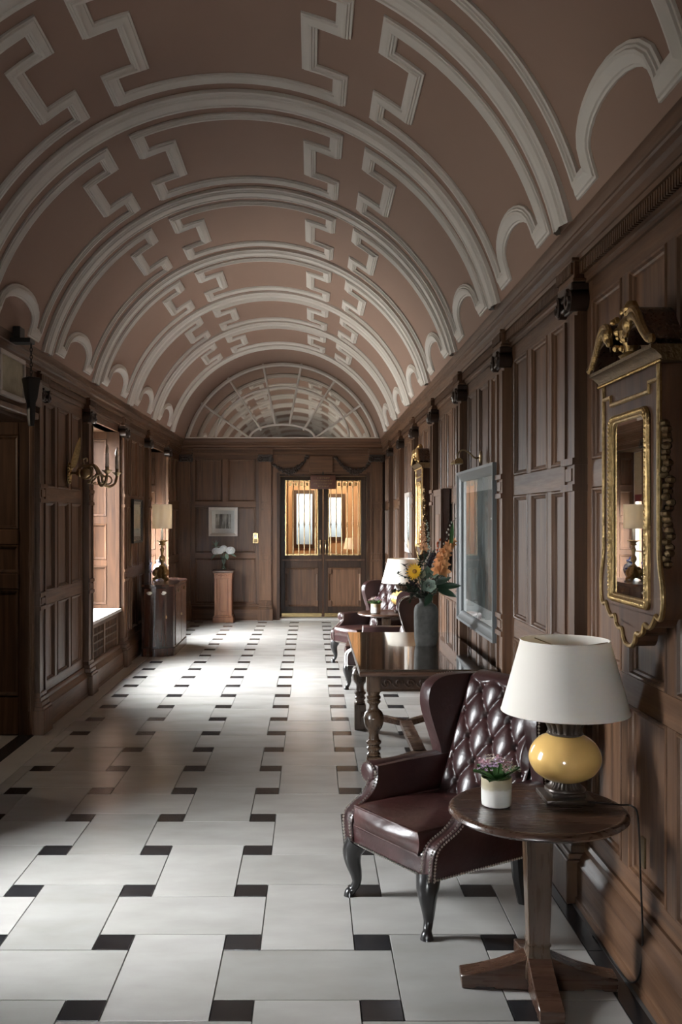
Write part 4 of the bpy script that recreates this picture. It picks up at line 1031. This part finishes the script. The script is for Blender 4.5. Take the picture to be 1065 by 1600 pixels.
for nm, lab, a, b, w, m in (('long_leaf', 'upper of the two long dark leaves pointing right to the grey picture', (682, 917), (719, 914), .055, LEAFD), ('long_leaf', 'lower of the two long dark leaves pointing right to the grey picture', (684, 921), (712, 931), .055, LEAFD), ('long_leaf', 'dark leaf slanting up right from the vase neck', (680, 912), (703, 902), .05, LEAFD), ('blade_leaf', 'upright narrow green leaf beside the pale budded twig', (703, 856), (708, 818), .03, LEAF), ('drooping_leaf', 'dark leaf drooping over the shoulder of the stoneware vase', (673, 928), (664, 946), .05, LEAFD), ('round_leaf', 'round grey green leaf behind the pale green flowers', (664, 903), (668, 886), .08, LEAFG), ('round_leaf', 'round grey green leaf left of the larger pale green flower', (664, 922), (659, 908), .07, LEAFG)):
    t = flower(nm, lab, 'leaf'); P, Q = at(*a, 6.78), at(*b, 6.70); t.location = P; bm = B(); d = Q-P; petal(bm, P, d, (0.1, -.9, .5), d.length, w, -.12, 8, 4, .8); fl_obj(t, 'blade', bm, m)
    bm = B(); stem(bm, P, .003); fl_obj(t, 'stalk', bm, LEAFD)
FRAMEW = wood('mirror_walnut', (.035, .015, .008), (.10, .045, .022), .45, 'Z', coat=.05, spec=.3)
# ============================================================ THINGS ON THE RIGHT WALL
def gilt_mirror(lab):
    """local: x along the wall, faces -y, z up from the floor"""
    t = thing('gilt_pier_mirror', lab, 'mirror', group='gilt and walnut pier mirrors')
    half = smooth2([(0, 1.222), (.035, 1.226), (.06, 1.245)], 4)+smooth2([(.06, 1.245), (.075, 1.272), (.11, 1.272), (.14, 1.285)], 4)+smooth2([(.14, 1.285), (.155, 1.312), (.20, 1.306), (.235, 1.325), (.262, 1.352)], 4)+smooth2([(.262, 1.352), (.30, 1.345), (.322, 1.385), (.318, 1.45), (.30, 1.50), (.288, 1.56)], 4)+[(.288, 2.17)]
    out = half+[(-x, z) for x, z in half[::-1]][:-1]
    ap = []                                                           # the opening, rounded corners
    ax, z0, z1, r = .192, 1.375, 2.03, .035
    for cx, cz, s in ((ax-r, z1-r, 0), (-ax+r, z1-r, 1), (-ax+r, z0+.012, 2), (ax-r, z0+.012, 3)):
        rr = r if s < 2 else .012
        cx = (ax-rr)*(1 if s in (0, 3) else -1)
        for k in range(5): a = (s+k/4)*pi/2; ap.append((cx+rr*cos(a), cz+rr*sin(a)))
    bm = B(); prism(bm, out, -.045, .03, lambda a, b, s: Vector((a, s, b))); bevel(bm, .004, 2, 50); obj('walnut_frame', bm, FRAMEW, t, ang=18)
    obj('mirror_glass', boxes((-ax, ax, -.0475, -.044, z0, z1)), MIRROR, t)
    bm = B(); tube(bm, [(x, -.05, z) for x, z in ap], .013, 8, closed=True)
    rnd = random.Random(1)
    L = [Vector((x, -.06, z)) for x, z in ap]+[Vector((ap[0][0], -.06, ap[0][1]))]
    for a, b in zip(L, L[1:]):
        n = max(1, int((b-a).length/.016))
        for k in range(n): ball(bm, a+(b-a)*k/n, (.007, .006, .007), 6, 4)
    obj('gilt_slip', bm, GILT, t)
    bm = B(); tube(bm, [(x*.86, -.05, z0-.0+(z-z0)*.955+.015) for x, z in ap], .006, 6, closed=True); obj('inner_bead', bm, GILT, t)
    # roped border that follows the outline and steps at the upper corners
    stp = [(.288, 1.56), (.283, 2.115), (.20, 2.115), (.20, 2.085), (-.20, 2.085), (-.20, 2.115), (-.283, 2.115), (-.288, 1.56)]
    bm = B(); tube(bm, [(x, -.047, z) for x, z in half]+[(x, -.047, z) for x, z in stp[1:-1]]+[(-x, -.047, z) for x, z in half[::-1]], .009, 7, closed=True); obj('gilt_border', bm, GILT, t)
    # fruit drops down both sides
    for sx in (-1, 1):
        bm = B()
        for k in range(26):
            z = 1.97-k*.018; ball(bm, (sx*(.30+.008*sin(k*2)), -.025+rnd.uniform(-.01, .01), z), (.014+.006*sin(k*1.3), .018, .014), 7, 5)
        obj('fruit_drop', bm, GILTD, t)
    # cornice with beaded edge
    prof = [(-.045, 2.165), (-.055, 2.172), (-.058, 2.182), (-.078, 2.20), (-.09, 2.206), (-.09, 2.218), (.03, 2.218), (.03, 2.165)]
    bm = B(); prism(bm, prof, -.335, .335, lambda a, b, s: Vector((s, a, b))); obj('hood_cornice', bm, GILTD, t)
    bm = B()
    for k in range(44): ball(bm, (-.325+.65*k/43, -.057, 2.168), .0065, 6, 4)
    obj('beading', bm, GILT, t)
    # broken swan-neck pediment
    for sx in (-1, 1):
        c = smoothpts([(.335, 2.235, 0), (.30, 2.255, 0), (.25, 2.30, 0), (.205, 2.35, 0), (.16, 2.372, 0), (.115, 2.362, 0), (.092, 2.325, 0)], 6)
        n = len(c); low = [(p.x-.0, p.y-(.018+.05*min(1, i/n*1.6))) for i, p in enumerate(c)]
        bm = B()
        gridf(bm, lambda a, b: (lambda i: Vector((sx*c[i].x, -.085+.115*b, c[i].y)))(min(n-1, int(a*(n-1)+.5))), n-1, 1)
        gridf(bm, lambda a, b: (lambda i: Vector((sx*(c[i].x*(1-b)+low[i][0]*b), -.085, max(2.218, c[i].y*(1-b)+low[i][1]*b))))(min(n-1, int(a*(n-1)+.5))), n-1, 2)
        gridf(bm, lambda a, b: (lambda i: Vector((sx*low[i][0], -.085+.115*b, max(2.218, low[i][1]))))(min(n-1, int(a*(n-1)+.5))), n-1, 1)
        obj('swan_neck', bm, WALNUT, t)
        bm = B(); tube(bm, [(sx*p.x, -.088, p.y-.006) for p in c], .012, 7)
        for i in range(0, n, 1):
            p = c[i]; ball(bm, (sx*p.x, -.088, p.y-.03*min(1, i/n*2)), (.014, .014, .016), 7, 5)
        ball(bm, (sx*.112, -.088, 2.325), (.03, .02, .03), 10, 8)
        obj('gilt_scroll', bm, GILT, t)
    bm = B(); lathe(bm, [(.03, 2.218), (.045, 2.235), (.02, 2.25), (.03, 2.28), (.05, 2.32), (.045, 2.35), (.025, 2.375), (.03, 2.40), (.018, 2.425), (0, 2.43)], 14, c=(0, -.04, 0))
    for k in range(26): ball(bm, (rnd.uniform(-.045, .045), -.04+rnd.uniform(-.05, 0), 2.24+.16*rnd.random()), rnd.uniform(.01, .018), 6, 5)
    obj('carved_finial', bm, GILT, t)
    return t
gm = gilt_mirror('large gilt and walnut mirror with broken pediment, nearest on the right wall'); gm.location = (XR-.04, 3.36, 0); gm.rotation_euler.z = -pi/2
gm2 = copy_tree(gm); gm2.location = (XR-.04, 9.9, 0); gm2['label'] = 'distant gilt mirror with broken pediment, beyond the dark wall cabinet'

def framed(name, lab, W, u, z, w, h, fw, dep, fmat, mmat, art, mw, glassy=True, cat='picture', d0=.005, group=None):
    """frame of four mitred bars, mount, print and glass; centre (u, z) on wall W"""
    rz = {'wall_right': -pi/2, 'wall_left': pi/2, 'wall_back': 0}[W.o.name]
    t = thing(name, lab, cat, W.p(u, d0, z), rz, group)
    a, b = w/2, h/2
    for k, (p, q) in enumerate((((-a, -b), (a, -b)), ((a, -b), (a, b)), ((a, b), (-a, b)), ((-a, b), (-a, -b)))):
        d = Vector((q[0]-p[0], 0, q[1]-p[1])).normalized(); n = Vector((-d.z, 0, d.x)); bm = B(); rings = []
        for e, (x, zz) in enumerate((p, q)):
            ins = d*(1 if e == 0 else -1)
            rings.append([bm.verts.new(Vector((x, 0, zz))+(n+ins)*i+Vector((0, -y, 0))) for i, y in ((0, 0), (0, dep), (fw*.25, dep), (fw*.45, dep*.8), (fw*.8, dep*.72), (fw, dep*.5), (fw, 0))])
        m = len(rings[0])
        for i in range(m): bm.faces.new((rings[0][i], rings[0][(i+1) % m], rings[1][(i+1) % m], rings[1][i]))
        bm.faces.new(rings[0]); bm.faces.new(rings[1]); obj('frame_bar', bm, fmat, t)
    a -= fw; b -= fw
    obj('backing_board', boxes((-a, a, -dep*.2, -.001, -b, b)), BLACK, t)
    mo = obj('mount', boxes((-a, a, -dep*.34, -dep*.21, -b, b)), mmat, t)
    if art:
        ml, mr, mb, mt = mw if isinstance(mw, tuple) else (mw,)*4
        obj('print', boxes((-a+ml, a-mr, -dep*.38, -dep*.35, -b+mb, b-mt)), art, mo)
    if glassy: obj('glass', boxes((-a, a, -dep*.47, -dep*.44, -b, b)), PICGLASS, t)
    return t
framed('abstract_picture', 'large abstract print in a wide blue-grey frame on the right wall', WR, 6.665, 1.452, 1.47, 1.12, .07, .07, GREYFRAME, MOUNT, print_mat('abstract_print', 'abstract'), (.11, .11, .10, .09), d0=.012)
t = thing('picture_light', 'aged brass swan-neck picture light above the blue-grey framed print', 'light', (XR-.02, 6.69, 2.09))
bm = B(); ball(bm, (0, 0, 0), (.012, .03, .045), 14, 8); obj('wall_plate', bm, OLDBRASS, t)
bm = B(); tube(bm, smoothpts([(0, 0, .0), (-.04, 0, -.005), (-.08, 0, .03), (-.12, 0, .05), (-.155, 0, .03), (-.165, 0, -.02)], 6), .006, 8); obj('arm', bm, OLDBRASS, t)
bm = B(); q = [( -.165+.03*cos(a), -.04+.03*sin(a)) for a in [radians(-20+220*i/10) for i in range(11)]]
prism(bm, q, -.09, .09, lambda a, b, s: Vector((a, s, b))); obj('hood', bm, BRASS, t)
# shallow dark wall cabinet
t = thing('wall_cabinet', 'shallow dark wooden wall cabinet beyond the blue-grey framed print', 'cabinet', (XR-.01, 8.5, 1.20), -pi/2)
bm = boxes((-.26, .26, -.06, 0, 0, .72)); bevel(bm, .003, 1); obj('case', bm, MAHOG, t)
d = obj('door', boxes((-.255, -.20, -.078, -.061, .005, .715), (.20, .255, -.078, -.061, .005, .715), (-.20, .20, -.078, -.061, .005, .06), (-.20, .20, -.078, -.061, .66, .715)), OAK, t)
obj('door_panel', boxes((-.2, .2, -.068, -.061, .06, .66)), OAK, d)
bm = boxes((-.14, .10, -.074, -.068, .1, .5)); bevel(bm, .003, 1); obj('raised_field', bm, OAK, d)
framed('silver_framed_picture', 'narrow pale silver framed picture far down the right wall', WR, 11.66, 1.61, .56, .72, .05, .035, WHITEFRAME, PAPER, print_mat('faint_print', 'sketch'), .09)
t = thing('wall_socket', 'small pale plate on the lower right wall panel behind the nearest table', 'switch', (XR-.006, 3.44, .47), -pi/2)
bm = boxes((-.018, .018, -.008, .0, -.055, .055)); bevel(bm, .002, 1); obj('plate', bm, OLDBRASS, t)

# ============================================================ THINGS ON THE LEFT WALL
framed('botanical_picture', 'dark framed print with cream mount on the left wall above the cabinet', WL, 11.72, 1.625, .62, .53, .025, .03, BLACK, PAPER, print_mat('pen_sketch', 'sketch'), (.17, .17, .13, .10), d0=.003)
s = thing('wall_sconce', 'brass two-armed candle wall light between the doorway and first window', 'light', (XL+.004, 8.45, 2.06), pi/2)
bm = B(); lathe(bm, smooth2([(.0, .03), (.03, .028), (.05, .015), (.06, .004), (.062, 0)], 3), 28, T=lambda p: Vector((p.x*.6, -p.z, p.y*1.5))); 
for k in range(16): ball(bm, (  .034*cos(k*pi/8), -.012, .085*sin(k*pi/8)), .01, 7, 5)
obj('back_plate', bm, BRASS, s)
bm = B()
for k, (dx, h) in enumerate(((-.03, .16), (0, .27), (.03, .2), (-.012, .22), (.016, .25))): petal(bm, (dx*.4, -.04, .05), (dx*2.2, -.22, 1), (-1, -.6, 0), h, .05, .06, 6, 2)
tube(bm, smoothpts([(0, -.01, .03), (0, -.045, .07), (0, -.06, .15), (0, -.09, .26)], 4), .014, 7); obj('plume', bm, GILT, s)
bm = B(); tube(bm, [(0, -.02, 0), (0, -.14, -.0)], .012, 8); ball(bm, (0, -.15, 0), (.045, .05, .045), 14, 10); lathe(bm, [(.02, -.03), (.035, -.01), (.02, .02)], 14, T=lambda p: Vector((p.x, -.09+p.z, p.y)))
pts = [(0, -.15+.075*cos(a)*(1-a/14), .0+.075*sin(a)*(1-a/14)) for a in [q*.35 for q in range(20)]]; tube(bm, pts, .010, 7)
tube(bm, smoothpts([(0, -.14, .06), (0, -.13, .12), (0, -.16, .13), (0, -.165, .10)], 5), .007, 6); obj('hub', bm, OLDBRASS, s)
for sx in (-1, 1):
    bm = B(); P = smoothpts([(0, -.15, .05), (sx*.03, -.22, .07), (sx*.06, -.27, -.0), (sx*.09, -.29, -.09), (sx*.14, -.33, -.115), (sx*.19, -.37, -.08), (sx*.21, -.385, -.01), (sx*.21, -.385, .0)], 6); tube(bm, P, .012, 8)
    c = P[22]; pts = [(c.x+sx*.01, c.y+.055*cos(a)*(1-a/10), c.z+.05+.055*sin(a)*(1-a/10)) for a in [q*.4 for q in range(18)]]; tube(bm, pts, .007, 6)
    tube(bm, smoothpts([(sx*.06, -.27, 0), (sx*.05, -.21, -.06), (sx*.08, -.19, -.09), (sx*.1, -.22, -.08)], 5), .007, 6)
    a = obj('arm', bm, OLDBRASS, s)
    bm = B(); lathe(bm, [(.01, -.02), (.03, 0), (.045, .012), (.046, .016), (.018, .014), (.016, .04), (.02, .045)], 20, c=(sx*.21, -.385, 0)); obj('drip_pan', bm, OLDBRASS, a)
    bm = B(); lathe(bm, [(.0165, .04), (.0165, .16)], 16, c=(sx*.21, -.385, 0)); obj('candle_sleeve', bm, CANDLE, a)
    bm = B(); lathe(bm, smooth2([(.009, .16), (.016, .185), (.014, .205), (.005, .235), (0, .242)], 3), 14, c=(sx*.21, -.385, 0)); obj('bulb', bm, BULB, a)

# cream panel, brown plaque and pendant over the doorway
t = thing('framed_cream_panel', 'framed cream panel standing on the ledge above the dark doorway', 'sign', (XL+.09, 6.50, 2.475), pi/2)
CREAMP = print_mat('mottled_cream', 'parchment')
fw = .03
for b_ in ((-.27, .27, -.04, 0, 0, fw), (-.27, .27, -.04, 0, .30-fw, .30), (-.27, -.27+fw, -.04, 0, fw, .30-fw), (.27-fw, .27, -.04, 0, fw, .30-fw)):
    bm = boxes(b_); bevel(bm, .006, 2); obj('frame_bar', bm, WHITEFRAME, t)
obj('face', boxes((-.245, .245, -.025, -.005, fw*.8, .30-fw*.8)), CREAMP, t)
t = thing('brown_plaque', 'brown rounded plaque above the doorway, right of the cream panel', 'sign', (XL+.075, 7.08, 2.50), pi/2)
bm = boxes((-.2, .2, -.03, 0, 0, .19)); bevel(bm, .014, 3); obj('board', bm, wood('plaque_wood', (.05, .028, .018), (.10, .06, .04), .4, 'X'), t)
t = thing('hanging_pendant', 'black tapering pendant on a chain in front of the cream panel', 'pendant', (-1.93, 6.62, 2.30))
bm = B(); rr = [(.022, 0), (.03, .06), (.033, .16), (.045, .19), (.06, .29), (.068, .325), (.058, .335), (.02, .34)]
lathe(bm, rr, 4, T=lambda p: p); bevel(bm, .004, 2); obj('tapered_body', bm, BLACK, t)
ch_ = thing('links', None, None) if False else None
bm = B()
for k in range(9):
    z = .345+k*.026; tube(bm, [(.008*cos(a)*(1 if k % 2 else .0), .008*cos(a)*(0 if k % 2 else 1), z+.017*sin(a)) for a in [q*pi/5 for q in range(10)]], .003, 5, closed=True)
obj('chain', bm, BLACK, t).__setitem__('kind', 'stuff')
bm = boxes((-.13, .01, -.06, .06, .57, .60)); bevel(bm, .004, 1); obj('bracket', bm, BLACK, t)
bm = boxes((-.11, -.06, -.055, .055, .60, .68)); bevel(bm, .004, 1); obj('bracket_back', bm, BLACK, t)

# ============================================================ COMMODE, GILT LAMP, CHINA JAR
t = thing('bow_ended_cabinet', 'dark mahogany bow-ended side cabinet against the left wall', 'cabinet', (XL+.105, 12.18, 0), pi/2)
# plan in local x (along the wall), y (out = negative)
def plan(g=0, k=10):
    P = [(-.66-g, .0)]+[(-.66-g+.02*sin(pi*q/k)*-1.6+.10*(q/k)**2.2, -.36*q/k) for q in range(1, k+1)]
    P = [(-.66-g, 0)]+[(-.655-g-.035*sin(pi*.8*q/k)+.085*(q/k)**3, -(.365)*q/k) for q in range(1, k+1)]
    P += [(-.555-g, -.405-g*.6), (-.50, -.42-g)]
    P = [(x, y*.9) for x, y in P]
    return P+[(-x, y) for x, y in P[::-1]]
def slabp(nm, g, z0, z1, mat, bev=.004):
    bm = B(); prism(bm, plan(g), z0, z1, lambda a, b, s: Vector((a, b, s))); bevel(bm, bev, 2, 50); return obj(nm, bm, mat, t, ang=21)
slabp('carcase', 0, .09, .835, MAHOG); slabp('cabinet_top', .022, .835, .862, MAHOG, .006); slabp('plinth', .014, 0, .095, MAHOG, .006)
for sx in (-1, 1):
    # curved end door, set proud of the carcase
    pl = plan(.006)[1:11]; pl = [p for p in pl if -.31 < p[1] < -.03]
    bm = B(); inner = [(x+.012, y) for x, y in pl[::-1]]
    prism(bm, pl+inner, .12, .815, lambda a, b, s: Vector((sx*a, b, s))); bevel(bm, .002, 1); d = obj('curved_door', bm, MAHOG, t)
    for (q, z) in ((2, .765), (len(pl)-2, .765)):
        p = pl[q]; bm = B(); ball(bm, (sx*(p[0]-.004), p[1], z), (.005, .034, .018), 14, 8); tube(bm, [(sx*(p[0]-.012), p[1]+.024*cos(a), z-.004-.018*sin(a)) for a in [pi*k/8 for k in range(9)]], .003, 6); obj('oval_handle', bm, OLDBRASS if sx < 0 else STEEL, d)
    p = pl[-1]; bm = B(); ball(bm, (sx*(p[0]-.002), p[1]+.006, .47), (.006, .012, .022), 10, 6); obj('escutcheon', bm, OLDBRASS, d)
    # front door
    x0, x1 = (.012, .485) if sx > 0 else (-.485, -.012)
    bm = boxes((x0, x1, -.388, -.37, .11, .82)); bevel(bm, .004, 1); d = obj('front_door', bm, MAHOG, t)
    bm = B(); ball(bm, (sx*.02, -.391, .45), (.008, .006, .018), 8, 6); obj('escutcheon', bm, OLDBRASS, d)
    bm = B(); ball(bm, (sx*.25, -.392, .765), (.032, .006, .02), 12, 6); tube(bm, [(sx*.25+.022*cos(a), -.400, .762-.018*sin(a)) for a in [pi*k/8 for k in range(9)]], .003, 6); obj('oval_handle', bm, OLDBRASS, d)
t = thing('gilt_candlestick_lamp', 'gilded candlestick lamp with white drum shade on the mahogany cabinet', 'lamp', (-1.915, 12.33, .862))
bm = B()
for k in range(3):
    a = k*2*pi/3-pi/2+.5; cA, sA = cos(a), sin(a)
    tube(bm, smoothpts([(.02*cA, .02*sA, .16), (.07*cA, .07*sA, .15), (.10*cA, .10*sA, .09), (.06*cA, .06*sA, .05), (.10*cA, .10*sA, .02), (.12*cA, .12*sA, .012)], 5), [.022]*8+[.028]*10+[.02]*8, 8)
    ball(bm, (.08*cA, .08*sA, .10), (.035, .035, .04), 10, 7)
lathe(bm, [(.05, .03), (.065, .08), (.05, .14), (.03, .17)], 16); obj('tripod_base', bm, GILT, t)
bm = B(); lathe(bm, smooth2([(.03, .165), (.045, .185), (.025, .205), (.018, .225), (.036, .255), (.042, .28), (.03, .31), (.017, .33), (.022, .37), (.03, .40), (.02, .42), (.018, .44), (.045, .455), (.03, .475), (.05, .495), (.075, .508), (.074, .515), (.02, .517)], 3), 24); obj('baluster', bm, GILT, t)
bm = B(); lathe(bm, [(.017, .515), (.017, .66)], 16); obj('candle_sleeve', bm, CANDLE, t)
bm = B(); lathe(bm, [(.127, .665), (.127, .975), (.125, .975), (.125, .665), (.127, .665)], 48, cap=False)
obj('lamp_shade', bm, SHADEG, t)
bm = B(); tube(bm, [(0, 0, .66), (0, 0, .95)], .005, 6)
for k in range(3): tube(bm, [(0, 0, .94), (.126*cos(k*2.1), .126*sin(k*2.1), .965)], .002, 5)
obj('shade_carrier', bm, OLDBRASS, t)
l = bpy.data.lights.new('drum_shade_fill', 'POINT'); l.energy = 5; l.color = (1, .9, .75); l.shadow_soft_size = .03  # low-power light added inside to brighten the drum shade
o = bpy.data.objects.new('drum_shade_fill', l); C.objects.link(o); o.parent = t; o.location = (0, 0, .82)
t = thing('blue_white_jar', 'blue and white china jar behind the gilt lamp, seen in the mirror', 'jar', (-1.99, 12.68, .862))
bm = B(); lathe(bm, smooth2([(.045, 0), (.05, .01), (.085, .08), (.095, .13), (.08, .18), (.05, .205), (.048, .22), (.055, .23), (.05, .245), (.02, .26), (.015, .28), (0, .285)], 3), 32); obj('body', bm, CHINA, t)

# ============================================================ END WALL: PEDESTAL, HYDRANGEAS, PICTURE, SWITCH
framed('woodland_picture', 'square silver framed print of bare trees on the end wall', WB, -1.43, 1.60, .47, .47, .05, .035, WHITEFRAME, MOUNT, print_mat('bare_trees', 'trees'), (.06, .06, .075, .06))
t = thing('oak_pedestal', 'tall red-oak plant pedestal against the end wall', 'pedestal', (-1.40, 15.40, 0))
def pc(nm, b_, m=REDOAK, bev=.004): bm = boxes(b_); bevel(bm, bev, 1); return obj(nm, bm, m, t)
pc('plinth', (-.165, .165, -.165, .165, 0, .085)); pc('plinth_moulding', (-.152, .152, -.152, .152, .085, .11))
sh = pc('shaft', (-.138, .138, -.138, .138, .11, .78))
WP = Wall(t, (0, -.138, 0), (1, 0, 0), (0, -1, 0))
for x in (-.138, .095): pc('corner_stile', (x, x+.043, -.148, -.13, .11, .78))
obj('panel_frame', boxes((-.07, -.05, -.15, -.13, .16, .70), (.05, .07, -.15, -.13, .16, .70), (-.05, .05, -.15, -.13, .16, .18), (-.05, .05, -.15, -.13, .68, .70)), REDOAK, t)
fz = pc('frieze', (-.145, .145, -.152, .145, .70, .775))
bm = B()
for k in range(4):
    for s_ in (-1, 1): tube(bm, [(-.10+k*.067+s_*.03*cos(a)*(1-a/6), -.155, .738+.026*sin(a)*(1-a/6)) for a in [q*.3 for q in range(14)]], .006, 5)
obj('carved_frieze', bm, WHITEFRAME if False else REDOAK, fz)
pc('pedestal_top', (-.172, .172, -.172, .172, .79, .83), WALNUT, .008); pc('neck_moulding', (-.155, .155, -.16, .155, .775, .792))
t = thing('glass_vase', 'clear glass vase of stems on the red-oak pedestal', 'vase', (-1.40, 15.38, .831))
bm = B(); lathe(bm, smooth2([(.045, 0), (.05, .004), (.04, .06), (.035, .12), (.05, .19), (.06, .215)], 3), 24, cap=True); obj('glass_body', bm, VASEGLASS, t)
bm = B(); lathe(bm, [(.042, .006), (.037, .06), (.034, .10)], 20); obj('water', bm, VASEGLASS, t)
for k in range(7):
    a = k*.9; bm = B(); tube(bm, [(.028*cos(a), .028*sin(a), .012), (-.02*cos(a), -.02*sin(a), .12), (-.05*cos(a), -.03*sin(a), .22)], .004, 5); obj('stem', bm, LEAFG, t)
rnd = random.Random(4)
def hydr(dx, dz, r, lab):
    t = thing('hydrangea', lab, 'flower', (-1.40+dx, 15.36, .831+dz), group='white hydrangeas on the pedestal'); bm = B()
    for k in range(90):
        z = 1-2*(k+.5)/90; a = k*2.4; q = sqrt(1-z*z); n = Vector((q*cos(a), q*sin(a), z*.8)); p = n*r
        u = n.orthogonal().normalized(); v = n.cross(u)
        for j in range(4):
            b = j*pi/2+k; d = u*cos(b)+v*sin(b); petal(bm, p, d+n*.3, n, r*.26, r*.24, .1, 2, 1)
    obj('flower_head', bm, HYDR, t); bm = B(); tube(bm, smoothpts([(-dx*.85, .02, .18-dz), (-dx*.5, .01, .24-dz), (0, 0, -r*.5)], 4), .004, 5); obj('stem', bm, LEAFG, t)
hydr(-.12, .30, .062, 'white hydrangea head at the left of the glass vase'); hydr(.0, .34, .056, 'white hydrangea head at the centre of the glass vase'); hydr(.11, .31, .066, 'white hydrangea head at the right of the glass vase'); hydr(-.06, .305, .055, 'white hydrangea head between the left and centre heads')
def leafspray(lab, items, p):
    t = thing('leaf_spray', lab, 'foliage', p, group='foliage on the pedestal')
    for (b_, d, L, w) in items: bm = B(); petal(bm, b_, d, (0, -.5, 1), L, w, -.25, 5, 2); obj('leaf', bm, LEAFG, t)
    bm = B(); tube(bm, [(0, 0, -.06), (0, 0, .0)], .003, 5); obj('stem', bm, LEAF, t)
leafspray('leafy spray rising above the left hydrangea head', [((0, 0, 0), (-.4, -.2, 1), .10, .03), ((0, 0, 0), (.3, -.2, 1), .09, .03), ((0, 0, .0), (-1, -.2, .4), .07, .03), ((0, 0, 0), (1, -.1, .3), .07, .03), ((0, 0, .02), (0, -.1, 1), .09, .02)], (-1.52, 15.34, 1.20))
leafspray('leaves drooping left under the hydrangea heads', [((0, 0, 0), (-1, -.2, -.7), .15, .04), ((0, 0, 0), (-.7, -.3, -.4), .12, .05), ((.14, 0, .0), (.3, -.4, -.8), .10, .06), ((.20, 0, .0), (.7, -.2, -.2), .11, .05)], (-1.50, 15.34, 1.09))
t = thing('switch_plate', 'brass switch plate on the end wall beside the door pilaster', 'switch', WB.p(-.905, .002, 1.335))
bm = boxes((-.045, .045, -.008, 0, -.085, .085)); bevel(bm, .003, 1); obj('plate', bm, BRASS, t)
obj('upper_window', boxes((-.026, .026, -.011, -.007, .0, .055)), CANDLE, t); obj('lower_rocker', boxes((-.03, .03, -.013, -.007, -.07, -.015)), OLDBRASS, t)
